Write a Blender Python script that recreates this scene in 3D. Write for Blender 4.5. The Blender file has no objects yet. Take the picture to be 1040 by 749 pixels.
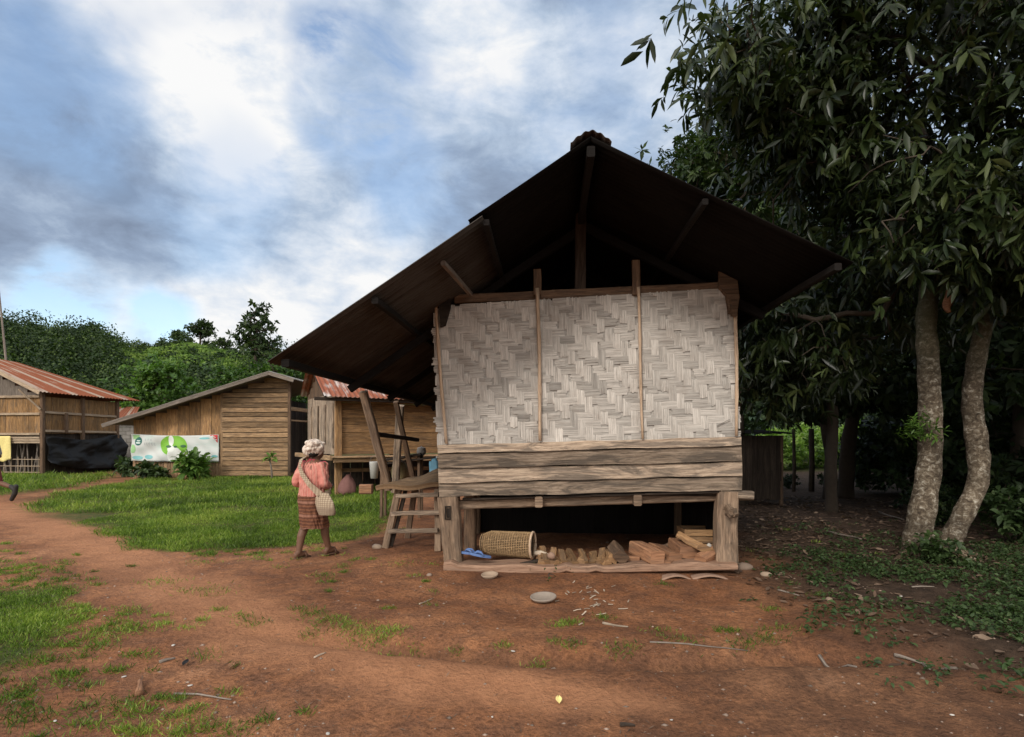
import bpy, math, random
import numpy as np
from mathutils import Vector, Matrix

random.seed(11)
rng = np.random.default_rng(11)
R = math.radians
sc = bpy.context.scene
COL = sc.collection

# ------------------------------------------------------------------ camera
F, HOR, CH = 578.0, 445.0, 1.45         # focal length in photo pixels, eye level row, eye height (m)
cam = bpy.data.cameras.new('camera')
cam.sensor_width = 36
cam.lens = 36 * F / 1040
cam.shift_y = (HOR - 374.5) / 1040
cam.clip_end = 2000
camo = bpy.data.objects.new('camera', cam)
camo.location = (0, 0, CH)
camo.rotation_euler = (R(90), 0, 0)
COL.objects.link(camo)
sc.camera = camo

# ------------------------------------------------------------------ light
SUN_EL, SUN_AZ = 34, 207                # direction the light comes from (azimuth clockwise from +Y)
sun = bpy.data.lights.new('sun', 'SUN')
sun.energy = 1.5
sun.angle = R(16)
sun.color = (1, .935, .85)
suno = bpy.data.objects.new('sun', sun)
sd = Vector((math.sin(R(SUN_AZ)) * math.cos(R(SUN_EL)), math.cos(R(SUN_AZ)) * math.cos(R(SUN_EL)), math.sin(R(SUN_EL))))
suno.rotation_euler = sd.to_track_quat('Z', 'Y').to_euler()
suno.location = sd * 40
COL.objects.link(suno)

sc.view_settings.view_transform = 'Standard'
sc.view_settings.look = 'None'
sc.view_settings.exposure = 0.55
sc.view_settings.gamma = 1
sc.render.engine = 'CYCLES'
sc.cycles.use_denoising = True
sc.cycles.max_bounces = 7
sc.cycles.transparent_max_bounces = 4

# ------------------------------------------------------------------ node helpers
class NT:
    def __init__(s, nt):
        s.nt = nt
        s.nt.nodes.clear()
    def n(s, t, **kw):
        nd = s.nt.nodes.new(t)
        for k, v in kw.items():
            setattr(nd, k, v)
        return nd
    def set(s, sock, v):
        if isinstance(v, bpy.types.NodeSocket):
            s.nt.links.new(v, sock)
        elif v is not None:
            sock.default_value = v
    def math(s, op, a, b=None, c=None, clamp=False):
        nd = s.n('ShaderNodeMath', operation=op, use_clamp=clamp)
        s.set(nd.inputs[0], a)
        if b is not None: s.set(nd.inputs[1], b)
        if c is not None: s.set(nd.inputs[2], c)
        return nd.outputs[0]
    def vmath(s, op, a, b=None):
        nd = s.n('ShaderNodeVectorMath', operation=op)
        s.set(nd.inputs[0], a)
        if b is not None: s.set(nd.inputs[1], b)
        return nd.outputs['Value'] if op in ('DOT_PRODUCT', 'LENGTH', 'DISTANCE') else nd.outputs[0]
    def noise(s, vec, scale, detail=4, rough=.55, dist=0, out=0):
        nd = s.n('ShaderNodeTexNoise')
        s.set(nd.inputs['Vector'], vec)
        nd.inputs['Scale'].default_value = scale
        nd.inputs['Detail'].default_value = detail
        nd.inputs['Roughness'].default_value = rough
        nd.inputs['Distortion'].default_value = dist
        return nd.outputs[out]
    def ramp(s, fac, stops, interp='LINEAR'):
        nd = s.n('ShaderNodeValToRGB')
        cr = nd.color_ramp
        cr.interpolation = interp
        while len(cr.elements) < len(stops): cr.elements.new(.5)
        for e, (p, c) in zip(cr.elements, stops):
            e.position = p
            e.color = (c, c, c, 1) if isinstance(c, (int, float)) else (*c[:3], 1)
        s.set(nd.inputs[0], fac)
        return nd.outputs[0]
    def mix(s, fac, a, b, blend='MIX'):
        nd = s.n('ShaderNodeMix', data_type='RGBA', blend_type=blend)
        s.set(nd.inputs[0], fac)
        s.set(nd.inputs[6], (*a, 1) if isinstance(a, tuple) and len(a) == 3 else a)
        s.set(nd.inputs[7], (*b, 1) if isinstance(b, tuple) and len(b) == 3 else b)
        return nd.outputs[2]
    def mapping(s, vec, scale=(1, 1, 1), loc=(0, 0, 0), rot=(0, 0, 0)):
        nd = s.n('ShaderNodeMapping')
        s.set(nd.inputs[0], vec)
        nd.inputs[1].default_value = loc
        nd.inputs[2].default_value = rot
        nd.inputs[3].default_value = scale
        return nd.outputs[0]
    def maprange(s, v, a, b, c=0, d=1, smooth=True):
        nd = s.n('ShaderNodeMapRange', interpolation_type='SMOOTHSTEP' if smooth else 'LINEAR')
        s.set(nd.inputs[0], v)
        for i, x in enumerate((a, b, c, d)): nd.inputs[i + 1].default_value = x
        return nd.outputs[0]
    def attr(s, name, out='Fac'):
        return s.n('ShaderNodeAttribute', attribute_name=name).outputs[out]
    def obj(s): return s.n('ShaderNodeTexCoord').outputs['Object']
    def uv(s): return s.n('ShaderNodeTexCoord').outputs['UV']
    def xyz(s, v):
        nd = s.n('ShaderNodeSeparateXYZ'); s.set(nd.inputs[0], v)
        return nd.outputs
    def bump(s, h, strength=.4, dist=.01):
        nd = s.n('ShaderNodeBump')
        nd.inputs['Strength'].default_value = strength
        nd.inputs['Distance'].default_value = dist
        s.set(nd.inputs['Height'], h)
        return nd.outputs[0]
    def principled(s, col, rough=.8, normal=None, metal=0, spec=.3):
        p = s.n('ShaderNodeBsdfPrincipled')
        s.set(p.inputs['Base Color'], (*col, 1) if isinstance(col, tuple) and len(col) == 3 else col)
        s.set(p.inputs['Roughness'], rough)
        s.set(p.inputs['Metallic'], metal)
        s.set(p.inputs['Specular IOR Level'], spec)
        if normal is not None: s.set(p.inputs['Normal'], normal)
        return p
    def out(s, sh):
        o = s.n('ShaderNodeOutputMaterial')
        s.nt.links.new(sh, o.inputs[0])

def newmat(name):
    m = bpy.data.materials.new(name)
    m.use_nodes = True
    return m, NT(m.node_tree)

def scol(c, k): return tuple(min(1, x * k) for x in c)

# ------------------------------------------------------------------ sky
def pdir(px, py):
    v = Vector(((px - 520) / F, 1, (HOR - py) / F)); v.normalize(); return v

world = bpy.data.worlds.new('World')
sc.world = world
world.use_nodes = True
w = NT(world.node_tree)
sky = w.n('ShaderNodeTexSky', sky_type='NISHITA')
sky.sun_disc = False
sky.sun_elevation = R(SUN_EL)
sky.sun_rotation = R(SUN_AZ)
sky.air_density = 1.1
sky.dust_density = .6
dvec = w.n('ShaderNodeTexCoord').outputs['Generated']
d = w.xyz(dvec)
# cloud layer: directions projected on a high flat deck, so clouds flatten towards the horizon
zz = w.math('MAXIMUM', w.math('ADD', d[2], .22), .05)
cx = w.math('DIVIDE', d[0], zz); cy = w.math('DIVIDE', d[1], zz)
cmb = w.n('ShaderNodeCombineXYZ'); w.set(cmb.inputs[0], cx); w.set(cmb.inputs[1], cy)
deck = cmb.outputs[0]
flat = w.mapping(dvec, (1, 1, 1.9))
n1 = w.noise(w.mapping(deck, (1, 1, 1), (3.1, .7, 0)), .85, 8, .62, .9)
n2 = w.noise(w.mapping(flat, (1, 1, 1), (8.2, 4.7, 2)), 4.2, 9, .62, .35)
n3 = w.noise(w.mapping(flat, (1, 1, 1), (1.2, 9.7, 5)), 2.2, 5, .55)
n4 = w.noise(w.mapping(flat, (1, 1, 1), (4.4, 2.2, 8)), 11, 8, .6, .3)
wv = w.n('ShaderNodeTexNoise'); wv.inputs['Scale'].default_value = 3.0; wv.inputs['Detail'].default_value = 4
w.set(wv.inputs['Vector'], dvec)
warp = w.n('ShaderNodeVectorMath', operation='MULTIPLY_ADD')
w.set(warp.inputs[0], w.vmath('SUBTRACT', wv.outputs['Color'], (.5, .5, .5))); warp.inputs[1].default_value = (.30, .30, .30); w.set(warp.inputs[2], dvec)
wdir = w.vmath('NORMALIZE', warp.outputs[0])
# large banks of the cloud cover, by direction: (direction, width, weight)
def bank(px, py, wd, wt):
    v = pdir(px, py)
    dp = w.vmath('DOT_PRODUCT', wdir, tuple(v))
    return w.math('MULTIPLY', w.maprange(dp, math.cos(R(wd)), 1, 0, 1), wt)
def total(lst):
    acc = lst[0]
    for x in lst[1:]: acc = w.math('ADD', acc, x)
    return acc
light = total([bank(205, 25, 11, 0.187), bank(225, 105, 9, 0.161), bank(300, 165, 8, 0.101), bank(150, 10, 9, 0.144), bank(470, 60, 9, 0.116), bank(655, 70, 8, 0.158),
               bank(330, 20, 8, 0.144), bank(545, 130, 7, 0.130), bank(230, 310, 9, 0.216), bank(370, 300, 9, 0.216), bank(100, 270, 8, 0.173), bank(20, 335, 9, 0.130),
               bank(450, 150, 7, 0.115), bank(500, 10, 8, 0.180), bank(300, 350, 9, 0.180), bank(90, 35, 5, 0.072),
               bank(40, 180, 12, -0.211), bank(70, 90, 7, -0.124), bank(160, 205, 8, -0.161), bank(300, 225, 7, -0.124), bank(600, 40, 6, -0.186),
               bank(520, 210, 10, -0.149), bank(430, 235, 7, -0.087), bank(20, 60, 8, -0.112), bank(690, 110, 8, -0.050)])
fine = total([w.math('MULTIPLY', w.math('SUBTRACT', n1, .5), .55), w.math('MULTIPLY', w.math('SUBTRACT', n2, .5), 1.2), w.math('MULTIPLY', w.math('SUBTRACT', n4, .5), .85)])
lev = w.math('ADD', w.math('ADD', fine, light), .50)
cloudc = w.ramp(lev, [(.04, (.15, .19, .265)), (.30, (.215, .275, .375)), (.50, (.315, .385, .485)), (.70, (.47, .52, .59)), (.92, (.655, .655, .655))])
gap = total([bank(375, 75, 8, .85), bank(420, 190, 6, .5), bank(60, 290, 5, .9), bank(20, 300, 5, .5), bank(185, 318, 4, .8), bank(240, 205, 7, .35), bank(640, 20, 5, .3), bank(60, 70, 7, .4), bank(330, 60, 5, .3), bank(150, 325, 5, .4)])
gapm = w.math('MULTIPLY', gap, w.maprange(n2, .36, .56, .15, 1.15), clamp=True)
thin = w.maprange(n3, .52, .72, 0, .45)
gapm = w.math('MINIMUM', w.math('ADD', gapm, thin), .9)
bsky = w.n('ShaderNodeBackground')
w.set(bsky.inputs[0], sky.outputs[0]); bsky.inputs[1].default_value = .15
# out-of-view cloud overhead and behind the viewer brightened and warmed to fill the scene
over = w.math('MAXIMUM', w.maprange(d[2], .60, .85, 1.0, 1.6), w.maprange(d[1], .35, -.3, 1.0, 1.9))
cloudc = w.mix(w.maprange(d[1], .35, -.3, 0, .85), cloudc, (.50, .48, .445))
bc = w.n('ShaderNodeBackground')
w.set(bc.inputs[0], cloudc); w.set(bc.inputs[1], over)
ms = w.n('ShaderNodeMixShader')
w.set(ms.inputs[0], gapm)
w.nt.links.new(bc.outputs[0], ms.inputs[1]); w.nt.links.new(bsky.outputs[0], ms.inputs[2])
wo = w.n('ShaderNodeOutputWorld'); w.nt.links.new(ms.outputs[0], wo.inputs[0])

# ------------------------------------------------------------------ materials
def wood(name, light, dark, grain=26, stain=.55, rough=.86, spots=None):
    m, t = newmat(name)
    uv = t.uv()
    g = t.noise(t.mapping(uv, (1.3, grain, 1)), 2.2, 9, .62, .6)
    g2 = t.noise(t.mapping(uv, (4, grain * 4, 1)), 2.0, 5, .6)
    st = t.noise(t.mapping(uv, (1.0, 5.5, 1), (7, 3, 0)), 1.5, 7, .66, 1.2)
    c = t.ramp(t.math('ADD', t.math('MULTIPLY', g, .72), t.math('MULTIPLY', g2, .28)), [(.33, dark), (.49, tuple((a + b) / 2 for a, b in zip(light, dark))), (.62, light)])
    grey = tuple(sum(dark) / 3 * k for k in (1.2, .97, .78))
    c = t.mix(t.maprange(st, .47, .60, 0, stain), c, grey)
    c = t.mix(t.maprange(st, .44, .34, 0, .35), c, scol(light, 1.12))
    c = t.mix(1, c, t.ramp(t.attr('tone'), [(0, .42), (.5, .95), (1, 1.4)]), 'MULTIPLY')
    # cracks along the grain
    cr = t.noise(t.mapping(uv, (.9, grain * 2.2, 1), (2, 9, 0)), 2.4, 3, .5, .4)
    crm = t.maprange(t.math('ABSOLUTE', t.math('SUBTRACT', cr, .5)), .0, .018, 1, 0)
    c = t.mix(t.math('MULTIPLY', crm, .55), c, scol(dark, .35))
    if spots:
        sp = t.noise(t.mapping(uv, (3, 9, 1), (5, 1, 0)), 2.0, 5, .7)
        c = t.mix(t.maprange(sp, .62, .72, 0, .8), c, spots)
    h = t.math('SUBTRACT', t.math('ADD', g, t.math('MULTIPLY', g2, .5)), crm)
    p = t.principled(c, rough, t.bump(h, .55, .006), 0, .2)
    t.out(p.outputs[0])
    return m

def rusty(name, zinc, rust, amount, rough=.6, stripe=False, spec=.3):
    m, t = newmat(name)
    uv = t.uv(); ob = t.obj()
    a = t.noise(t.mapping(uv, (1.0, 1.0, 1)), 1.1, 8, .62, .4)
    b = t.noise(t.mapping(uv, (7, .6, 1)), 1.5, 6, .6)
    f = t.math('ADD', t.math('MULTIPLY', a, .6), t.math('MULTIPLY', b, .4))
    if stripe:
        f = t.math('ADD', f, t.math('MULTIPLY', t.math('SUBTRACT', t.attr('tone'), .5), .45))
    k = t.maprange(f, amount - .07, amount + .07, 0, 1)
    fine = t.noise(uv, 30, 4, .6)
    rc = t.mix(fine, scol(rust, .55), scol(rust, 1.25))
    zc = t.mix(fine, scol(zinc, .75), scol(zinc, 1.2))
    c = t.mix(k, rc, zc)
    p = t.principled(c, t.mix(k, (.9, .9, .9), (rough,) * 3), t.bump(fine, .2, .003), 0, spec if rough < .9 else .06)
    t.out(p.outputs[0])
    return m

def plain(name, col, rough=.7, var=.25, scale=18, spec=.3, bump=.2):
    m, t = newmat(name)
    n = t.noise(t.obj(), scale, 6, .6)
    c = t.mix(n, scol(col, 1 - var), scol(col, 1 + var))
    c = t.mix(1, c, t.ramp(t.attr('tone'), [(0, .5), (.5, .95), (1, 1.35)]), 'MULTIPLY')
    p = t.principled(c, rough, t.bump(n, bump, .004), 0, spec)
    t.out(p.outputs[0])
    return m

def leafmat(name, c0, c1, c2, rough=.42, trans=.28, spec=.35):
    m, t = newmat(name)
    tone = t.attr('tone')
    c = t.ramp(tone, [(0, c0), (.55, c1), (1, c2)])
    n = t.noise(t.obj(), 9, 3, .5)
    c = t.mix(1, c, t.ramp(n, [(.3, .75), (.7, 1.2)]), 'MULTIPLY')
    p = t.principled(c, rough, None, 0, spec)
    tr = t.n('ShaderNodeBsdfTranslucent')
    t.set(tr.inputs[0], t.mix(1, c, (1.2, 1.5, .5), 'MULTIPLY'))
    mx = t.n('ShaderNodeMixShader'); mx.inputs[0].default_value = trans
    t.nt.links.new(p.outputs[0], mx.inputs[1]); t.nt.links.new(tr.outputs[0], mx.inputs[2])
    t.out(mx.outputs[0])
    return m

M = {}
M['plank_pale'] = wood('weathered plank', (.47, .36, .265), (.125, .085, .06), 22, .8)
M['post'] = wood('weathered post', (.37, .26, .178), (.12, .078, .052), 16, .45)
M['base_log'] = wood('red dusted log', (.40, .25, .17), (.20, .11, .07), 12, .3)
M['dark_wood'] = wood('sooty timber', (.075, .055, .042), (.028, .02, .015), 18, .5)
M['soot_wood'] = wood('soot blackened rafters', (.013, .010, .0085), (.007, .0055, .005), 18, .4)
M['brown_wood'] = wood('brown timber', (.26, .165, .105), (.09, .055, .036), 18, .4)
M['board'] = wood('tan house boards', (.48, .285, .135), (.15, .08, .04), 14, .38)
M['board_grey'] = wood('grey brown boards', (.47, .305, .17), (.15, .088, .048), 14, .38)
M['ochre_board'] = wood('ochre house boards', (.36, .21, .095), (.13, .07, .03), 12, .5)
M['firewood'] = wood('split firewood', (.48, .285, .14), (.19, .10, .05), 14, .4)
M['firewood_red'] = wood('dusty block wood', (.44, .23, .125), (.17, .08, .046), 14, .3)
M['bamboo'] = wood('bamboo pole', (.58, .43, .30), (.36, .24, .16), 10, .2, .55)
M['grey_stick'] = wood('grey stick', (.30, .25, .21), (.13, .105, .085), 14, .3)
M['pale_stick'] = wood('pale stick', (.55, .46, .36), (.28, .21, .15), 14, .3)
M['lattice'] = wood('split bamboo lattice', (.44, .34, .24), (.20, .14, .095), 12, .3)
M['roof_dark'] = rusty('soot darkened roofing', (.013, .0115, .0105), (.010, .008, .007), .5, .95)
M['roof_brown'] = rusty('brown stained roofing', (.060, .050, .042), (.042, .030, .022), .5, .75)
M['roof_edge'] = rusty('zinc ridge', (.09, .08, .075), (.05, .035, .027), .5, .6)
M['roof_grey'] = rusty('grey fibre roof', (.23, .22, .21), (.13, .10, .08), .42, .8)
M['roof_rust'] = rusty('rusty roofing', (.37, .275, .21), (.27, .085, .04), .60, .6, True)
M['roof_rust2'] = rusty('peeling rusty roofing', (.52, .47, .43), (.29, .09, .045), .54, .6)
M['metal_pale'] = plain('pale metal', (.55, .53, .50), .5)
M['tarp'] = plain('black tarp', (.018, .018, .019), .75, .3, 9)
M['cloth_yellow'] = plain('yellow cloth', (.75, .62, .25), .9)
M['concrete'] = plain('grey block wall', (.24, .22, .20), .9, .3, 6)
M['blue_rubber'] = plain('blue rubber', (.10, .17, .36), .7, .35)
M['clay'] = plain('pale clay', (.34, .25, .18), .8, .3, 20)
M['clay_dark'] = plain('grey clay', (.27, .22, .18), .8, .3, 20)
M['stone'] = plain('stone', (.26, .19, .145), .9, .3, 14)
M['terracotta'] = plain('old tile', (.33, .21, .15), .9, .3, 14)
M['white_bit'] = plain('white scrap', (.52, .48, .43), .6, .1)
M['skin'] = plain('brown skin', (.155, .078, .048), .55, .15, 20)
M['hair'] = plain('dark hair', (.015, .012, .010), .55, .3, 60)
M['rubber'] = plain('dark rubber', (.03, .027, .025), .6, .2)
M['sandal'] = plain('brown sandal', (.13, .07, .045), .7, .2)
M['maroon'] = plain('maroon cloth', (.16, .035, .035), .9, .2)
M['grey_shirt'] = plain('grey shirt', (.25, .24, .24), .9, .2)
M['pot_metal'] = plain('dull pot metal', (.20, .18, .165), .45, .3)
M['blue_plastic'] = plain('blue plastic', (.16, .36, .50), .45, .2)
M['sack_pink'] = plain('faded pink sack', (.26, .125, .11), .9, .3)
M['straw'] = plain('straw', (.36, .29, .15), .95, .4, 30)
M['eye'] = plain('eye white', (.5, .47, .44), .3, .1)
M['dry_leaf'] = leafmat('dry leaves', (.07, .045, .032), (.15, .095, .065), (.30, .22, .16), .7, .1, .2)
M['grass'] = leafmat('grass blades', (.035, .06, .010), (.135, .215, .026), (.33, .38, .075), .5, .3, .3)
M['weed'] = leafmat('weed leaves', (.022, .042, .014), (.055, .092, .030), (.12, .165, .065), .5, .25, .3)
M['mango'] = leafmat('long glossy leaves', (.010, .017, .006), (.029, .045, .013), (.115, .145, .05), .38, .16, .4)
M['small_leaf'] = leafmat('small leaves', (.014, .028, .009), (.038, .065, .018), (.10, .14, .04), .45, .2, .3)
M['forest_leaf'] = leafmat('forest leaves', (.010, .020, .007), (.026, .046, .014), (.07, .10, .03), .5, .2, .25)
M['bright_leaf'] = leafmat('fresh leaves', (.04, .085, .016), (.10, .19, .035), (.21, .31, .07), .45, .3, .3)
M['lit_lime_leaf'] = leafmat('lit lime green leaves', (.10, .17, .03), (.22, .34, .07), (.36, .46, .13), .45, .35, .3)  # light green plant, colour brightened to stand in for light in the clearing
M['mid_leaf'] = leafmat('mid green leaves', (.022, .05, .011), (.055, .11, .02), (.13, .21, .045), .45, .3, .3)
M['hill_leaf'] = leafmat('hill wood leaves', (.014, .028, .008), (.038, .066, .016), (.10, .145, .032), .6, .2, .2)
M['hill_bright'] = leafmat('hill grass', (.05, .095, .018), (.11, .19, .03), (.19, .27, .05), .6, .2, .2)

def bark():
    m, t = newmat('lichen bark')
    ob = t.obj()
    a = t.noise(t.mapping(ob, (1, 1, 1.1)), 17, 8, .68, .6)
    b = t.noise(t.mapping(ob, (1, 1, 3.2)), 12, 7, .68)
    c = t.ramp(a, [(.34, (.045, .034, .026)), (.50, (.145, .112, .078)), (.57, (.24, .20, .15)), (.66, (.46, .42, .35))])
    c = t.mix(t.maprange(b, .52, .62, 0, .75), c, (.075, .054, .038))
    big = t.noise(ob, 3.2, 4, .5)
    c = t.mix(1, c, t.ramp(big, [(.35, .6), (.65, 1.2)]), 'MULTIPLY')
    z = t.xyz(ob)[2]
    c = t.mix(t.maprange(z, 2.1, 3.1, 0, .75), c, (.085, .085, .045))
    c = t.mix(t.maprange(z, .35, -.05, 0, .6), c, (.14, .085, .05))
    p = t.principled(c, .9, t.bump(t.math('ADD', a, b), .7, .02), 0, .15)
    t.out(p.outputs[0])
    return m
M['bark'] = bark()
M['bark_dark'] = plain('dark bark', (.06, .045, .033), .9, .4, 12)
M['twig'] = plain('twig bark', (.085, .066, .05), .9, .3, 12)

def weave():
    m, t = newmat('bleached woven bamboo')
    uv = t.uv()
    g = t.noise(t.mapping(uv, (4, 150, 1)), 1.0, 6, .65)
    s = t.noise(t.obj(), 2.6, 7, .62)
    c = t.ramp(g, [(.28, (.27, .238, .208)), (.48, (.52, .478, .43)), (.72, (.70, .665, .61))])
    c = t.mix(1, c, t.ramp(t.attr('tone'), [(0, .30), (.3, .66), (.6, .97), (1, 1.25)]), 'MULTIPLY')
    c = t.mix(t.maprange(s, .5, .68, 0, .4), c, (.30, .25, .21))
    p = t.principled(c, .7, t.bump(g, .4, .003), 0, .25)
    t.out(p.outputs[0])
    return m
M['weave'] = weave()

def basket_mat():
    m, t = newmat('basket weave')
    p = t.principled(t.mix(1, t.ramp(t.noise(t.obj(), 40, 4), [(.3, (.20, .125, .06)), (.7, (.42, .28, .15))]),
                           t.ramp(t.attr('tone'), [(0, .5), (1, 1.3)]), 'MULTIPLY'), .7)
    t.out(p.outputs[0])
    return m
M['basket'] = basket_mat()

def blouse_mat():
    m, t = newmat('pink striped blouse')
    ob = t.obj(); x = t.xyz(ob)
    ang = t.math('ARCTAN2', x[0], x[1])
    st = t.math('SINE', t.math('MULTIPLY', ang, 26))
    c = t.mix(t.maprange(st, .2, .9, 0, .55), (.53, .20, .16), (.56, .33, .26))
    n = t.noise(ob, 14, 5, .6)
    c = t.mix(1, c, t.ramp(n, [(.3, .8), (.7, 1.15)]), 'MULTIPLY')
    c = t.mix(t.maprange(x[2], .735, .725, 0, 1), c, (.17, .035, .11))
    c = t.mix(t.maprange(x[2], 1.195, 1.205, 0, 1), c, (.42, .05, .08))
    p = t.principled(c, .9, t.bump(n, .2, .006), 0, .15)
    t.out(p.outputs[0]); return m
M['blouse'] = blouse_mat()

def skirt_mat():
    m, t = newmat('brown patterned skirt')
    ob = t.obj(); x = t.xyz(ob)
    b = t.math('SINE', t.math('MULTIPLY', t.math('ADD', x[2], t.math('MULTIPLY', t.noise(ob, 6, 3), .05)), 150))
    c = t.mix(t.maprange(b, -.2, .9, 0, .8), (.12, .052, .033), (.23, .10, .055))
    b2 = t.math('SINE', t.math('MULTIPLY', x[2], 38))
    c = t.mix(t.maprange(b2, .7, 1, 0, .7), c, (.33, .17, .12))
    p = t.principled(c, .9, None, 0, .15)
    t.out(p.outputs[0]); return m
M['skirt'] = skirt_mat()

def scarf_mat():
    m, t = newmat('printed headscarf')
    ob = t.obj()
    v = t.n('ShaderNodeTexVoronoi'); v.inputs['Scale'].default_value = 26; t.set(v.inputs['Vector'], ob)
    n = t.noise(ob, 34, 3, .5)
    c = t.mix(t.maprange(n, .5, .58, 0, .75), (.66, .56, .47), (.36, .25, .20))
    c = t.mix(t.maprange(v.outputs[0], .28, .12, 0, .7), c, (.70, .64, .57))
    p = t.principled(c, .9, None, 0, .15)
    t.out(p.outputs[0]); return m
M['scarf'] = scarf_mat()

def bagcloth():
    m, t = newmat('woven bag cloth')
    ob = t.obj(); x = t.xyz(ob)
    s = t.math('SINE', t.math('MULTIPLY', x[2], 260))
    s2 = t.math('SINE', t.math('MULTIPLY', x[0], 180))
    c = t.mix(t.maprange(t.math('ADD', s, s2), -1, 1.5, 0, 1), (.27, .20, .14), (.46, .37, .265))
    c = t.mix(t.maprange(x[2], .67, .62, 0, .8), c, (.22, .16, .115))
    p = t.principled(c, .95, None, 0, .1)
    t.out(p.outputs[0]); return m
M['bag'] = bagcloth()

# ------------------------------------------------------------------ geometry helpers
def hsh(i, j, s):
    v = np.sin(i * 127.1 + j * 311.7 + s * 74.7) * 43758.5453
    return v - np.floor(v)
def vnoise(x, y, s=0):
    x = np.asarray(x, float); y = np.asarray(y, float)
    i, j = np.floor(x), np.floor(y)
    u, v = x - i, y - j
    u = u * u * (3 - 2 * u); v = v * v * (3 - 2 * v)
    return ((hsh(i, j, s) * (1 - u) + hsh(i + 1, j, s) * u) * (1 - v) + (hsh(i, j + 1, s) * (1 - u) + hsh(i + 1, j + 1, s) * u) * v)
def fbm(x, y, s=0, o=4):
    a, t, n = .5, 0, 0
    for k in range(o):
        t = t + a * vnoise(np.asarray(x) * 2 ** k, np.asarray(y) * 2 ** k, s + k); n += a; a *= .5
    return t / n

def at(px, py, Y): return Vector(((px - 520) / F * Y, Y, CH + (HOR - py) / F * Y))
def gd(px, py):
    Y = F * CH / (py - HOR)
    return ((px - 520) / F * Y, Y)

RUT_X = [-12, -3, -1.2, -.8, 0, 1, 2, 3, 4, 6, 12]
RUT_Y = [5.5, 4.6, 4.12, 4.0, 3.78, 3.70, 3.78, 3.72, 3.45, 3.0, 2.2]
def gh(x, y):
    x = np.asarray(x, float); y = np.asarray(y, float)
    near = np.clip((45 - np.abs(y)) / 20, 0, 1) * np.clip((45 - np.abs(x)) / 20, 0, 1)
    h = .09 * (fbm(x * .35 + 3, y * .35, 1, 3) - .5) + .035 * (fbm(x * 1.7, y * 1.7, 5, 4) - .5)
    hut = np.exp(-(np.clip(np.abs(x - 1.0) - 1.9, 0, 9) ** 2 + np.clip(np.abs(y - 8.3) - 2.2, 0, 9) ** 2) / .18)
    h = h * (1 - .8 * hut)
    rc = np.interp(x, RUT_X, RUT_Y)
    k = np.clip((x + 2.2) / 1.4, 0, 1)
    q = y - rc
    h = h + k * (-.095 * np.exp(-(q / .12) ** 2) + .04 * np.exp(-((q + .33) / .2) ** 2) + .028 * np.exp(-((q - .38) / .28) ** 2))
    q2 = y - rc - 1.25 - .1 * x
    h = h - k * .018 * np.exp(-(q2 / .16) ** 2)
    h = h + .07 * np.exp(-(((x + 1.35) / .5) ** 2 + ((y - 6.75) / .4) ** 2))
    h = h + .022 * (fbm(x * 5, y * 5, 9, 4) - .5)
    return h * near
def G(x, y): return float(gh(x, y))

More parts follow.
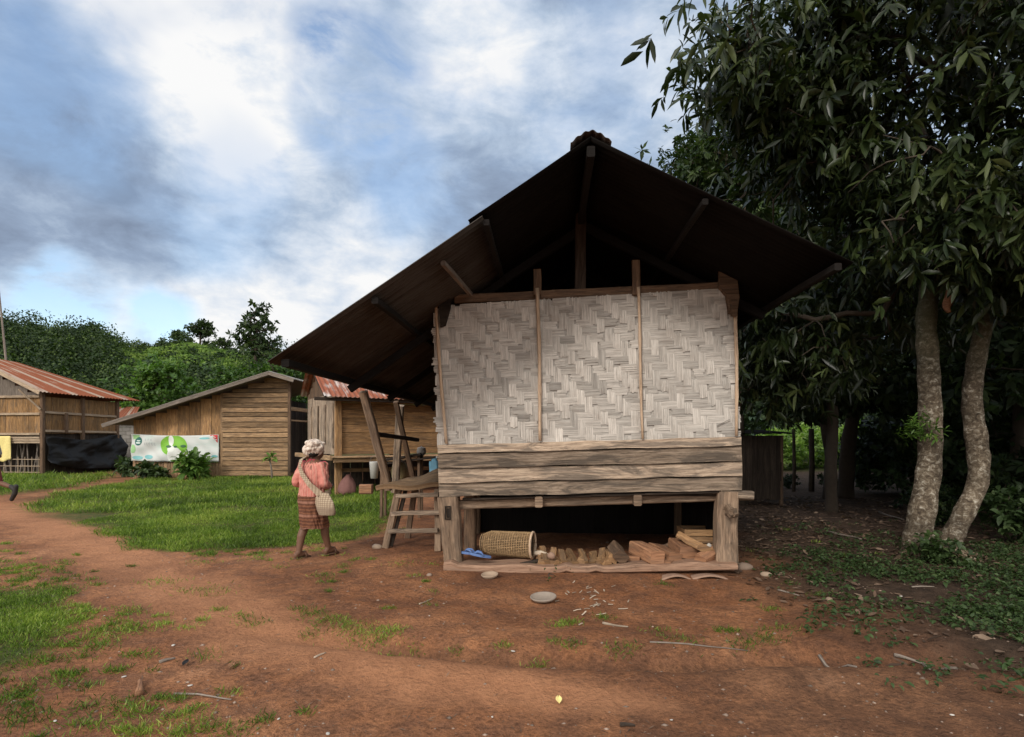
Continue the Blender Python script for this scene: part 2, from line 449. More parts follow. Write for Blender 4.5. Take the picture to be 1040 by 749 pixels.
class MB:
    def __init__(s):
        s.V, s.Fc, s.U, s.T, s.MI = [], [], [], [], []
    def face(s, idx, uvs, tone, mi=0):
        s.Fc.append(idx); s.U.extend(uvs); s.T.append(tone); s.MI.append(mi)
    def ring_loft(s, rings, uvs_u, tone=None, closed=True, cap=(True, True), mi=0, vscale=1.0):
        tone = random.uniform(.25, .75) if tone is None else tone
        b = len(s.V); n = len(rings[0])
        for r in rings: s.V.extend([tuple(p) for p in r])
        u0, v0 = random.uniform(0, 50), random.uniform(0, 50)
        per = [0]
        for k in range(n):
            a, c = Vector(rings[0][k]), Vector(rings[0][(k + 1) % n]); per.append(per[-1] + max((a - c).length, 1e-4) * vscale)
        for i in range(len(rings) - 1):
            for k in range(n if closed else n - 1):
                k2 = (k + 1) % n
                s.face((b + i * n + k, b + i * n + k2, b + (i + 1) * n + k2, b + (i + 1) * n + k),
                       ((u0 + uvs_u[i], v0 + per[k]), (u0 + uvs_u[i], v0 + per[k + 1]), (u0 + uvs_u[i + 1], v0 + per[k + 1]), (u0 + uvs_u[i + 1], v0 + per[k])), tone, mi)
        for w_, i in ((0, 0), (1, len(rings) - 1)):
            if cap[w_] and closed:
                idx = [b + i * n + k for k in range(n)]
                if w_ == 0: idx = idx[::-1]
                c = sum((Vector(p) for p in rings[i]), Vector()) / n
                uv = [(u0 + (Vector(s.V[j]) - c).x * .5, v0 + (Vector(s.V[j]) - c).z) for j in idx]
                s.face(tuple(idx), uv, tone * .9, mi)
    def beam(s, p0, p1, w, t, side=None, segs=5, jit=.003, taper=1, cham=.12, tone=None, mi=0):
        p0, p1 = Vector(p0), Vector(p1)
        ax = (p1 - p0); L = ax.length; ax.normalize()
        if side is None:
            side = Vector((0, 0, 1)).cross(ax) if abs(ax.z) < .9 else Vector((1, 0, 0))
        side = Vector(side); side = (side - ax * side.dot(ax)).normalized()
        up = ax.cross(side)
        rings, us = [], []
        ch = min(w, t) * cham
        for i in range(segs + 1):
            f = i / segs
            k = 1 + (taper - 1) * f
            a, b = w / 2 * k * (1 + random.uniform(-1, 1) * jit * 6), t / 2 * k * (1 + random.uniform(-1, 1) * jit * 6)
            c = p0 + ax * L * f + (side * random.uniform(-jit, jit) + up * random.uniform(-jit, jit)) * (0 if False else 1)
            pts = [(-a, -b + ch), (-a + ch, -b), (a - ch, -b), (a, -b + ch), (a, b - ch), (a - ch, b), (-a + ch, b), (-a, b - ch)]
            rings.append([c + side * x + up * y for x, y in pts]); us.append(L * f)
        s.ring_loft(rings, us, tone, mi=mi)
    def tube(s, pts, rad, n=8, tone=None, mi=0, cap=(True, True), jit=0, flat=None):
        pts = [Vector(p) for p in pts]
        if isinstance(rad, (int, float)): rad = [rad] * len(pts)
        prev = None; rings = []; us = [0]
        for i, p in enumerate(pts):
            tg = (pts[min(i + 1, len(pts) - 1)] - pts[max(i - 1, 0)]).normalized()
            if prev is None:
                sd_ = tg.cross(Vector((0, 0, 1)) if abs(tg.z) < .9 else Vector((1, 0, 0))).normalized()
            else:
                sd_ = (prev - tg * prev.dot(tg)).normalized()
            prev = sd_; up = tg.cross(sd_)
            ring = []
            for k in range(n):
                a = 2 * math.pi * k / n
                r = rad[i] * (1 + random.uniform(-jit, jit))
                fx, fy = flat if flat else (1, 1)
                ring.append(p + sd_ * math.cos(a) * r * fx + up * math.sin(a) * r * fy)
            rings.append(ring)
            if i: us.append(us[-1] + (p - pts[i - 1]).length)
        s.ring_loft(rings, us, tone, mi=mi, cap=cap)
    def lathe(s, prof, n=24, loc=(0, 0, 0), tone=.5, mi=0, cap=(True, True)):
        loc = Vector(loc)
        rings = [[loc + Vector((r * math.cos(2 * math.pi * k / n), r * math.sin(2 * math.pi * k / n), z)) for k in range(n)] for r, z in prof]
        s.ring_loft(rings, [0.05 * i for i in range(len(prof))], tone, mi=mi, cap=cap)
    def grid(s, fn, nu, nv, su=1, sv=1, tone=.5, mi=0, thick=0, tonefn=None):
        """surface fn(u,v) over the unit square; thick = closed slab along -normal"""
        b = len(s.V)
        P = [[Vector(fn(i / nu, j / nv)) for i in range(nu + 1)] for j in range(nv + 1)]
        for row in P: s.V.extend([tuple(p) for p in row])
        u0, v0 = random.uniform(0, 50), random.uniform(0, 50)
        W = nu + 1
        def q(a, i, j, flip):
            idx = (a + j * W + i, a + j * W + i + 1, a + (j + 1) * W + i + 1, a + (j + 1) * W + i)
            uv = ((u0 + su * i / nu, v0 + sv * j / nv), (u0 + su * (i + 1) / nu, v0 + sv * j / nv), (u0 + su * (i + 1) / nu, v0 + sv * (j + 1) / nv), (u0 + su * i / nu, v0 + sv * (j + 1) / nv))
            tn = tonefn(i / nu, j / nv) if tonefn else tone
            if flip: idx, uv = idx[::-1], uv[::-1]
            s.face(idx, uv, tn, mi)
        for j in range(nv):
            for i in range(nu): q(b, i, j, False)
        if thick:
            b2 = len(s.V)
            for j in range(nv + 1):
                for i in range(nu + 1):
                    p = P[j][i]
                    du = P[j][min(i + 1, nu)] - P[j][max(i - 1, 0)]; dv = P[min(j + 1, nv)][i] - P[max(j - 1, 0)][i]
                    nn = du.cross(dv)
                    nn = nn.normalized() if nn.length > 1e-12 else Vector((0, 0, 1))
                    s.V.append(tuple(p - nn * thick))
            for j in range(nv):
                for i in range(nu): q(b2, i, j, True)
            edge = [(i, 0) for i in range(nu)] + [(nu, j) for j in range(nv)] + [(i, nv) for i in range(nu, 0, -1)] + [(0, j) for j in range(nv, 0, -1)]
            for k in range(len(edge)):
                (i0, j0), (i1, j1) = edge[k], edge[(k + 1) % len(edge)]
                s.face((b + j0 * W + i0, b2 + j0 * W + i0, b2 + j1 * W + i1, b + j1 * W + i1), ((u0, v0), (u0, v0 + thick), (u0 + .05, v0 + thick), (u0 + .05, v0)), tone, mi)
    def poly(s, pts, thick_vec, tone=.5, mi=0):
        """flat outline given real thickness"""
        pts = [Vector(p) for p in pts]; tv = Vector(thick_vec)
        s.ring_loft([pts, [p + tv for p in pts]], [0, tv.length], tone, mi=mi)
    def build(s, name, mats, parent=None, smooth=False, loc=None):
        me = bpy.data.meshes.new(name)
        me.from_pydata(s.V, [], s.Fc)
        if not isinstance(mats, (list, tuple)): mats = [mats]
        for m in mats: me.materials.append(m)
        uvl = me.uv_layers.new(name='UVMap')
        uvl.data.foreach_set('uv', np.array(s.U, np.float32).ravel())
        at_ = me.attributes.new('tone', 'FLOAT', 'FACE')
        at_.data.foreach_set('value', np.array(s.T, np.float32))
        me.polygons.foreach_set('material_index', np.array(s.MI, np.int32))
        if smooth: me.shade_smooth()
        me.update()
        return link(name, me, parent, loc)

def link(name, me, parent=None, loc=None):
    o = bpy.data.objects.new(name, me)
    COL.objects.link(o)
    if parent is not None: o.parent = parent
    if loc is not None: o.location = loc
    return o

def empty(name, loc=(0, 0, 0), rz=0):
    o = bpy.data.objects.new(name, None)
    o.empty_display_size = .1
    o.location = loc; o.rotation_euler = (0, 0, rz)
    COL.objects.link(o)
    return o

def tag(o, label=None, cat=None, group=None, kind=None):
    if label: o['label'] = label
    if cat: o['category'] = cat
    if group: o['group'] = group
    if kind: o['kind'] = kind
    return o

def copy_tree(o, parent=None):
    c = o.copy(); COL.objects.link(c)
    if parent is not None: c.parent = parent
    for ch in list(o.children): copy_tree(ch, c)
    return c

def mesh_np(name, V, polys_sizes, loops, tone, mat, smooth=False):
    me = bpy.data.meshes.new(name)
    me.vertices.add(len(V)); me.vertices.foreach_set('co', np.ascontiguousarray(V, np.float32).ravel())
    me.loops.add(len(loops)); me.loops.foreach_set('vertex_index', np.ascontiguousarray(loops, np.int32))
    ps = np.ascontiguousarray(polys_sizes, np.int32)
    me.polygons.add(len(ps)); me.polygons.foreach_set('loop_start', np.concatenate([[0], np.cumsum(ps)[:-1]]).astype(np.int32))
    at_ = me.attributes.new('tone', 'FLOAT', 'FACE'); at_.data.foreach_set('value', np.ascontiguousarray(tone, np.float32))
    me.materials.append(mat)
    me.update(calc_edges=True)
    if smooth: me.shade_smooth()
    return me

def unit(a): return a / np.maximum(np.linalg.norm(a, axis=-1, keepdims=True), 1e-9)

def leaf_mesh(name, P, D, N, L, Wd, tone, mat, fine=True, droop=.15):
    """leaves: base P, direction D, face normal N; fine leaves have a folded midrib and a bend"""
    n = len(P)
    D = unit(D); S = unit(np.cross(D, N)); Nn = unit(np.cross(S, D))
    L = np.broadcast_to(L, n)[:, None]; Wd = np.broadcast_to(Wd, n)[:, None]
    if fine:
        dn = np.zeros_like(P); dn[:, 2] = -1
        m1 = P + D * L * .42 + Nn * L * .02
        m2 = P + D * L * .78 + dn * L * droop * .35
        tip = P + D * L * 1.0 + dn * L * droop
        f = Nn * Wd * .16
        V = np.stack([P, m1 - S * Wd * .5 + f, m1, m1 + S * Wd * .5 + f, m2 - S * Wd * .36 + f, m2, m2 + S * Wd * .36 + f, tip], 1).reshape(-1, 3)
        pat = [0, 2, 1, 0, 3, 2, 1, 2, 5, 4, 2, 3, 6, 5, 4, 5, 7, 5, 6, 7]
        sz = [3, 3, 4, 4, 3, 3]; nv = 8
    else:
        m1 = P + D * L * .5
        V = np.stack([P, m1 - S * Wd * .5, P + D * L, m1 + S * Wd * .5], 1).reshape(-1, 3)
        pat = [0, 3, 2, 1]; sz = [4]; nv = 4
    loops = (np.arange(n)[:, None] * nv + np.array(pat)[None]).ravel()
    return mesh_np(name, V, np.tile(sz, n), loops, np.repeat(tone, len(sz)), mat)

def rand_dirs(n):
    v = rng.normal(size=(n, 3)); return unit(v)

# ------------------------------------------------------------------ ground
def axis(lo, hi, step, far, grow=1.16):
    a = list(np.arange(lo, hi + 1e-6, step))
    s = step; x = a[-1]
    while x < far: s *= grow; x += s; a.append(x)
    s = step; x = a[0]; pre = []
    while x > -far: s *= grow; x -= s; pre.append(x)
    return np.array(pre[::-1] + a)
xs = axis(-8, 6.5, .06, 500); ys = axis(2.2, 9.5, .05, 500)
XX, YY = np.meshgrid(xs, ys)
ZZ = gh(XX, YY)
nx, ny = len(xs), len(ys)
V = np.stack([XX, YY, ZZ], -1).reshape(-1, 3)
I = (np.arange(ny - 1)[:, None] * nx + np.arange(nx - 1)[None]).ravel()
loops = np.stack([I, I + 1, I + 1 + nx, I + nx], 1).ravel()

def inpoly(x, y, poly):
    c = np.zeros(np.shape(x), bool)
    n = len(poly)
    for i in range(n):
        x1, y1 = poly[i]; x2, y2 = poly[(i + 1) % n]
        if y1 == y2: continue
        c ^= ((y1 > y) != (y2 > y)) & (x < (x2 - x1) * (y - y1) / (y2 - y1) + x1)
    return c
def gpoly(pts): return [gd(*p) for p in pts]
LAWN = gpoly([(26, 514), (60, 503), (112, 493), (150, 488), (230, 486), (300, 484), (345, 486), (400, 500), (398, 520), (388, 541), (352, 549), (300, 552), (215, 557), (142, 558), (118, 545), (70, 527)])
STRIP = gpoly([(-200, 500), (0, 505), (60, 497), (105, 487), (108, 482), (-200, 482)])
LEFTP = gpoly([(-140, 610), (0, 600), (40, 597), (72, 615), (80, 632), (55, 655), (0, 676), (-140, 700)])
FOREST_E = gpoly([(760, 540), (850, 552), (800, 590), (760, 640), (840, 662), (930, 672), (1000, 690), (1060, 700), (1500, 720), (1500, 500), (900, 485), (760, 485)])

def soft(poly, x, y, r, k=5, seed=0):
    """0..1 cover of a zone with a ragged edge"""
    acc = np.zeros(np.shape(x))
    for a in range(k):
        ox = r * math.cos(a * 2.4) * math.sqrt((a + .5) / k); oy = r * math.sin(a * 2.4) * math.sqrt((a + .5) / k)
        nx_ = (fbm(x * 1.6 + 7, y * 1.6, 21 + seed, 3) - .5) * r * 3.2; ny_ = (fbm(x * 1.6, y * 1.6 + 9, 31 + seed, 3) - .5) * r * 3.2
        acc += inpoly(x + ox + nx_, y + oy + ny_, poly)
    return acc / k
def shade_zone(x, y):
    """forest floor on the right: humic soil instead of red earth"""
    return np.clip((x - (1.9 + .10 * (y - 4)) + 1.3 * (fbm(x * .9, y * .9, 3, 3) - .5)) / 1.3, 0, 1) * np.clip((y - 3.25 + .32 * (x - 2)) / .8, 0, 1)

lawn_v = np.maximum.reduce([soft(LAWN, XX, YY, .18), soft(STRIP, XX, YY, .4), soft(LEFTP, XX, YY, .15)])
lawn_v = np.where((YY > 24) | (np.abs(XX) > 26), 1, lawn_v)
hum_shade_v = np.maximum(shade_zone(XX, YY), .55 * np.clip((XX - .1) / 2.2 + .5 * (fbm(XX * 1.2, YY * 1.2, 19, 4) - .5), 0, 1) * np.clip((4.3 - YY) / .8, 0, 1))  # forest humus, plus canopy shade put into the soil colour at lower right
hum_shade_v = np.maximum(hum_shade_v, .5 * np.exp(-((YY - np.interp(XX, RUT_X, RUT_Y)) / .10) ** 2) * np.clip((XX + 1.6) / 1.0, 0, 1))
gme = bpy.data.meshes.new('ground')
gme.vertices.add(len(V)); gme.vertices.foreach_set('co', V.astype(np.float32).ravel())
gme.loops.add(len(loops)); gme.loops.foreach_set('vertex_index', loops.astype(np.int32))
gme.polygons.add(len(I)); gme.polygons.foreach_set('loop_start', (np.arange(len(I)) * 4).astype(np.int32))
for nm, arr in (('soil_green', lawn_v), ('humus_shade', hum_shade_v)):
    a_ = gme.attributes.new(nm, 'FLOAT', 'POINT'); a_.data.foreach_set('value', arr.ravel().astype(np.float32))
PATH = [(gd(px, py), w_) for px, py, w_ in ((-160, 500, .6), (-20, 512, .6), (60, 535, .6), (130, 568, .5), (215, 612, .42), (300, 645, .4), (420, 684, .36), (560, 706, .24), (680, 716, .08))]
def near_line(line, x, y):
    best = np.zeros(np.shape(x))
    for ((ax_, ay_), w0), ((bx_, by_), w1) in zip(line[:-1], line[1:]):
        dx, dy = bx_ - ax_, by_ - ay_
        tt = np.clip(((x - ax_) * dx + (y - ay_) * dy) / (dx * dx + dy * dy), 0, 1)
        dd = np.hypot(x - ax_ - tt * dx, y - ay_ - tt * dy) / (w0 + (w1 - w0) * tt)
        best = np.maximum(best, np.clip(1.35 - dd, 0, 1))
    return best
pth = near_line(PATH, XX + .25 * (fbm(XX * 1.5, YY * 1.5, 41, 3) - .5), YY + .25 * (fbm(XX * 1.5, YY * 1.5, 43, 3) - .5))
a_ = gme.attributes.new('worn', 'FLOAT', 'POINT'); a_.data.foreach_set('value', pth.ravel().astype(np.float32))
gme.update(calc_edges=True); gme.shade_smooth()
m, t = newmat('red earth')
ob = t.obj()
n1 = t.noise(ob, .9, 8, .6, .3); n2 = t.noise(ob, 5, 8, .66, .3); n3 = t.noise(ob, 34, 6, .7)
c = t.ramp(n1, [(.32, (.18, .076, .038)), (.48, (.315, .134, .062)), (.60, (.41, .185, .088)), (.72, (.48, .24, .13))])
c = t.mix(t.maprange(n2, .38, .62, .55, 0), c, (.14, .072, .047))
c = t.mix(1, c, t.ramp(n3, [(.3, .50), (.5, 1), (.7, 1.42)]), 'MULTIPLY')
n4_ = t.noise(ob, 110, 4, .7)
c = t.mix(1, c, t.ramp(n4_, [(.3, .70), (.5, 1), (.7, 1.25)]), 'MULTIPLY')
vo = t.n('ShaderNodeTexVoronoi'); vo.inputs['Scale'].default_value = 26; t.set(vo.inputs['Vector'], t.mapping(ob, (1, 1, .2)))
peb = t.math('MULTIPLY', t.maprange(vo.outputs[0], .16, .09, 0, 1), t.maprange(t.noise(ob, 1.7, 4), .5, .62, 0, 1))
c = t.mix(t.math('MULTIPLY', peb, .6), c, (.34, .24, .17))
vo2 = t.n('ShaderNodeTexVoronoi'); vo2.inputs['Scale'].default_value = 14; t.set(vo2.inputs['Vector'], t.mapping(ob, (1, 1, .2), (3, 1, 0)))
deb = t.math('MULTIPLY', t.maprange(vo2.outputs[0], .13, .08, 0, 1), t.maprange(t.noise(ob, 1.2, 5), .5, .6, 0, 1))
c = t.mix(t.math('MULTIPLY', deb, .75), c, (.055, .035, .025))
wn = t.attr('worn')
wc = t.mix(n2, (.36, .154, .074), (.53, .258, .134))
wc = t.mix(1, wc, t.ramp(n3, [(.3, .8), (.5, 1), (.7, 1.15)]), 'MULTIPLY')
c = t.mix(t.math('MULTIPLY', wn, t.maprange(n1, .35, .55, .55, .95)), c, wc)
hum_shade = t.attr('humus_shade')
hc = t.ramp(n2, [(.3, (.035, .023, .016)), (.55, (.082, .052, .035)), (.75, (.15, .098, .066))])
c = t.mix(hum_shade, c, hc)
gs = t.attr('soil_green')
c = t.mix(t.math('MULTIPLY', gs, t.maprange(n2, .3, .6, .55, .95)), c, t.ramp(n3, [(.3, (.035, .05, .014)), (.7, (.09, .12, .03))]))
h = t.math('ADD', t.math('ADD', t.math('MULTIPLY', n2, 1.5), t.math('MULTIPLY', n3, .75)), t.math('MULTIPLY', peb, .3))
p = t.principled(c, .95, t.bump(h, .95, .045), 0, .15)
t.out(p.outputs[0])
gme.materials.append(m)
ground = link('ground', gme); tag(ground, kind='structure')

# hill behind the village
def hill_h(x, y):
    prof = np.interp(x / np.maximum(y, 1), np.array([-1.6, -.9, -.78, -.70, -.64, -.57, -.48, -.38, -.2, .2, .8, 1.6]),
                     np.array([.265, .228, .212, .196, .192, .205, .186, .166, .15, .14, .12, .1]))
    k = np.clip((y - 62) / 68, 0, 1)
    k = k * k * (3 - 2 * k)
    crest = prof * 130 - 3.6
    return np.where(y <= 130, k * crest, crest - (y - 130) * .08) - .6 + 1.6 * (fbm(x * .06, y * .06, 12, 4) - .5) * k
hx = np.linspace(-260, 260, 150); hy = np.concatenate([np.linspace(40, 135, 50), np.linspace(145, 260, 12)])
HX, HY = np.meshgrid(hx, hy); HZ = hill_h(HX, HY)
hv = np.stack([HX, HY, HZ], -1).reshape(-1, 3)
I = (np.arange(len(hy) - 1)[:, None] * len(hx) + np.arange(len(hx) - 1)[None]).ravel()
me = mesh_np('hill', hv, np.full(len(I), 4), np.stack([I, I + 1, I + 1 + len(hx), I + len(hx)], 1).ravel(), np.full(len(I), .3), M['hill_leaf'], True)
tag(link('hill', me), kind='structure')

# ------------------------------------------------------------------ the big hut
HA = R(3.9)
HO = Vector((.872, 6.3, 0))
hu = Vector((math.cos(HA), -math.sin(HA), 0)); hv_ = Vector((math.sin(HA), math.cos(HA), 0))
def hp(px, py, d_):
    """point of the photo on a plane of the hut parallel to its front, in the hut's own axes"""
    r = Vector(((px - 520) / F, 1, (HOR - py) / F)); c = Vector((0, 0, CH))
    tt = (d_ + (HO - c).dot(hv_)) / r.dot(hv_)
    P = c + r * tt - HO
    return Vector((P.dot(hu), d_, P.z + HO.z))
def hw(l): return HO + hu * l[0] + hv_ * l[1] + Vector((0, 0, l[2]))

hut = empty('bamboo_hut', HO, -HA)
tag(hut, 'raised hut with bleached woven bamboo wall and wide dark corrugated roof', 'hut')
DF, DB = -1.5, 5.3
ap = hp(600, 139, DF); le = hp(271, 366, DF); re = hp(866, 268, DF); lm = hp(488, 217, DF)

def corrug(mb, A, B, d0, d1, thick=.004, drop=0, amp=.009, mi=0):
    """corrugated sheet from profile point A to B, running d0..d1 deep"""
    n = int((d1 - d0) / .0127)
    du = (B - A); nrm = Vector((-du.z, 0, du.x)).normalized()
    if nrm.z < 0: nrm = -nrm
    def fn(u, v):
        dd = d0 + (d1 - d0) * u
        sheet = math.floor(dd / .82)
        off = amp * math.sin(dd / .076 * 2 * math.pi) - drop + .006 * ((sheet * 7) % 3) + .012 * math.sin(dd * 1.3 + v * 2)
        p = A + du * v
        return Vector((p.x, dd, p.z)) + nrm * off
    mb.grid(fn, n, 5, d1 - d0, du.length, .5, thick=thick if B.x < A.x else -thick, mi=mi)
mb = MB()
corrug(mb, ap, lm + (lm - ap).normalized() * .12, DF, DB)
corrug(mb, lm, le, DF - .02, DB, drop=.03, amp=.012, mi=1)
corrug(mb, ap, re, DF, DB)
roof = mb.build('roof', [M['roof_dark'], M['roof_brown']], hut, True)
mb = MB()
def cap_fn(u, v):
    dd = DF - .03 + (DB - DF + .06) * u
    a = (v - .5) * 2
    z = ap.z + .035 - abs(a) ** 1.6 * .10
    return Vector((ap.x + a * .17, dd, z + .007 * math.sin(a * 16)))
mb.grid(cap_fn, 40, 30, 6.8, .4, thick=.004)
mb.build('ridge_cap', M['roof_edge'], roof, True)
# purlins
lsl = (le - ap); rsl = (re - ap)
def under(A, B, f, drop): 
    p = A + (B - A) * f
    dvec_ = (B - A); nn = Vector((-dvec_.z, 0, dvec_.x)).normalized()
    if nn.z > 0: nn = -nn
    return p + nn * drop
PUR = [(ap, lm, 1.0, .075, .05), (lm, le, .52, .095, .06), (lm, le, .95, .105, .07), (ap, re, .46, .05, .05), (ap, re, .965, .055, .06)]
for A, B, f, dr, sz in PUR:
    p = under(A, B, f, dr)
    mb = MB(); mb.beam((p.x, DF + .03, p.z), (p.x, DB - .05, p.z), sz, sz, segs=10, jit=.006)
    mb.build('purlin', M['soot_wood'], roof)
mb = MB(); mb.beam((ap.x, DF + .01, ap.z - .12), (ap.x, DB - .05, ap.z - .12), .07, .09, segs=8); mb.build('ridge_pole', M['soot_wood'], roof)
def rafter(d_, side, w=.06, e=.97):
    mb = MB()
    if side < 0:
        a, b, c2 = under(ap, lm, .02, .17), under(ap, lm, 1, .15), under(lm, le, e, .19)
        mb.beam((a.x, d_, a.z), (b.x, d_, b.z), w, .09); mb.beam((b.x, d_ + .02, b.z), (c2.x, d_ + .02, c2.z), w, .085, segs=6)
    else:
        a, c2 = under(ap, re, .02, .13), under(ap, re, .97, .135)
        mb.beam((a.x, d_, a.z), (c2.x, d_, c2.z), w, .09, segs=6)
    mb.build('rafter', M['soot_wood'], roof)
for d_ in (.10, 1.7, 3.3, 4.7):
    rafter(d_, -1); rafter(d_, 1)
# frame: posts
PL_T, PL_B = hp(447, 285, .06), hp(459, 574, .04)
PR_T, PR_B = hp(741, 268, .06), hp(737, 573, .04)
def post(P0, P1, w0, w1, mat=M['post'], d_=None, split=.42):
    mb = MB()
    mid = P0 + (P1 - P0) * split
    mb.beam(P0, mid, w0, w0 * .9, side=(1, 0, 0), segs=5, jit=.004, taper=w1 / w0 * 1.05)
    mb.beam(mid - Vector((0, .01, .02)), P1, w1, w1 * .8, side=(1, 0, 0), segs=6, jit=.004)
    return mb
lb, rb_ = hp(461, 573, .03), hp(736, 571, .03)
lt, rt = hp(456, 506, .03), hp(738, 501, .03)
mb = MB(); mb.beam(lb, lt + Vector((0, 0, .02)), .20, .18, side=(1, 0, 0), segs=6, jit=.005, taper=1.15)
mb.beam(lt + Vector((.0, .07, .02)), PL_T + Vector((0, .07, 0)), .17, .10, side=(1, 0, 0), segs=6)
pl = mb.build('post', M['post'], hut)
mb = MB(); mb.beam(rb_, rt + Vector((0, 0, .02)), .235, .2, side=(1, 0, 0), segs=6, jit=.006, taper=.93)
mb.beam(rt + Vector((.02, .09, .02)), hp(741, 297, .12), .15, .09, side=(1, 0, 0), segs=6)
pr = mb.build('post', M['post'], hut)
# top of right corner post: a broad slanted plank in front of the mat with a tenon below
mb = MB()
o_ = [hp(731, 264, -.09), hp(748, 275, -.09), hp(751, 302, -.09), hp(749, 318, -.09), hp(741, 318, -.09), hp(738, 300, -.09), hp(731, 292, -.09)]
mb.poly(o_, (0, .06, 0), .45)
o_ = [hp(743, 304, -.13), hp(749, 304, -.13), hp(749, 321, -.13), hp(743, 321, -.13)]
mb.poly(o_, (0, .04, 0), .3)
mb.build('post_head', M['brown_wood'], pr)
mb = MB()
o_ = [hp(441, 284, -.09), hp(456, 280, -.09), hp(457, 312, -.09), hp(452, 330, -.09), hp(447, 332, -.09), hp(446, 312, -.09), hp(441, 310, -.09)]
mb.poly(o_, (0, .06, 0), .3)
mb.build('post_head', M['dark_wood'], pl)
# mortise with a wedge on the left post, a stub tenon on the right post
mb = MB(); c0 = hp(455, 521, -.075)
for a, b, w_, h_, dx, dz in ((0, 0, .045, .012, 0, .07), (0, 0, .045, .012, 0, -.07), (0, 0, .012, .15, -.028, 0), (0, 0, .012, .15, .028, 0)):
    mb.beam(c0 + Vector((dx, .0, dz - h_ / 2)), c0 + Vector((dx, .0, dz + h_ / 2)), w_, .03, side=(1, 0, 0), segs=2, tone=.2)
mb.beam(c0 + Vector((.002, .006, -.055)), c0 + Vector((.002, .006, .05)), .036, .03, side=(1, 0, 0), segs=2, tone=.0)
mb.build('wedge', M['dark_wood'], pl)
mb = MB(); c0 = hp(742, 519, -.10)
for k in range(7):
    mb.beam(c0 + Vector((random.uniform(-.05, .05), .03, random.uniform(-.05, .05))), c0 + Vector((random.uniform(-.03, .06), random.uniform(-.10, -.03), random.uniform(-.06, .06))), .05, .05, segs=3, jit=.01, tone=random.uniform(.1, .5))
mb.build('tenon', M['post'], pr)
# back posts and inner posts under the floor
for (x_, d_) in ((lt.x, 2.3), (rt.x, 2.3), (lt.x, 4.5), (rt.x, 4.5), (lt.x + .12, .9)):
    mb = MB(); mb.beam((x_, d_, -.1), (x_, d_, 2.6 if d_ > 1 else .78), .15, .15, side=(1, 0, 0), segs=5); mb.build('post', M['brown_wood'], hut)
# base log
A, B = hp(451, 578, -.16), hp(749, 576, -.16)
mb = MB()
rings, us = [], []
for i in range(41):
    f = i / 40; p = A + (B - A) * f
    tk = .085 + .012 * math.sin(f * 9) + .008 * math.sin(f * 31) + (.03 if f < .05 else 0) - .035 * max(0, f - .55)
    zb = p.z - .05 + (.018 if .41 < f < .44 or .50 < f < .53 else 0) + .035 * max(0, f - .6)
    zt = zb + tk + (.01 if f < .04 else 0)
    y0, y1 = p.y - .04 - .02 * math.sin(f * 5), p.y + .24
    rings.append([(p.x, y0, zb + .015), (p.x, y0 + .02, zb), (p.x, y1, zb), (p.x, y1, zt), (p.x, y0 + .025, zt), (p.x, y0, zt - .02)]); us.append(f * 3.3)
mb.ring_loft(rings, us, .6)
mb.build('sill_log', M['base_log'], hut)
# floor frame
mb = MB(); mb.beam(hp(462, 513, .10), hp(764, 503, .10), .10, .10, side=(0, 1, 0), segs=10, jit=.004); mb.build('floor_beam', M['post'], hut)
mb = MB(); mb.beam(hp(731, 501.5, -.02), hp(765, 503, -.02), .07, .085, side=(0, 1, 0), segs=3); mb.build('beam_end', M['plank_pale'], hut)
for px in (547, 648):
    mb = MB(); a = hp(px, 510.5 - (px - 547) * .02, -.05); mb.beam(a, (a.x, 4.5, a.z), .085, .12, side=(1, 0, 0), segs=4); mb.build('joist', M['post'], hut)
mb = MB()
for k, (a, b) in enumerate(((470, 545), (480, 610), (552, 640), (600, 700), (655, 735))):
    z = 507 - (a - 470) * .028
    mb.beam(hp(a, z, .02 - .012 * k), hp(b, z - (b - a) * .028, .02 - .012 * k), .05, .02, side=(0, 1, 0), segs=4, jit=.004, tone=random.uniform(.3, .9))
zf = .83
for k in range(26):
    y_ = .12 + k * .172
    mb.beam((lt.x - .05, y_, zf), (rt.x + .05, y_, zf - .01), .165, .025, side=(0, 1, 0), segs=2)
mb.build('floor', M['dark_wood'], hut)
# plank skirting: four horizontal boards
mb = MB()
lefts = [(444.2, 452), (444.6, 461), (445, 476), (445.5, 491), (446, 505)]; rights = [(753, 443.5), (753, 453), (753.8, 469), (754, 483.5), (753.5, 498)]
tones = [1.0, .24, .80, .30]
for k in range(4):
    d_ = -.030 - .004 * k; dl = d_ - .036
    a0, a1 = hp(*lefts[k], d_), hp(*lefts[k + 1], dl); b0, b1 = hp(*rights[k], d_), hp(*rights[k + 1], dl)
    N = 30; rings, us = [], []
    for i in range(N + 1):
        f = i / N
        e = .003 * math.sin(f * 17 + k) + .003 * math.sin(f * 41 + k * 3)
        e2 = .005 * math.sin(f * 13 + k * 2) + .003 * math.sin(f * 33 + k)
        top = a0 + (b0 - a0) * f; bot = a1 + (b1 - a1) * f
        top = top + Vector((0, 0, e - .003)); bot = bot + Vector((0, 0, e2 + .003))
        rings.append([bot, bot + Vector((0, .026, 0)), top + Vector((0, .026, 0)), top + Vector((0, .004, 0)), top + Vector((0, 0, -.005))]); us.append(f * 3.35)
    mb.ring_loft(rings, us, tones[k])
mb.build('plank_skirting', M['plank_pale'], hut)
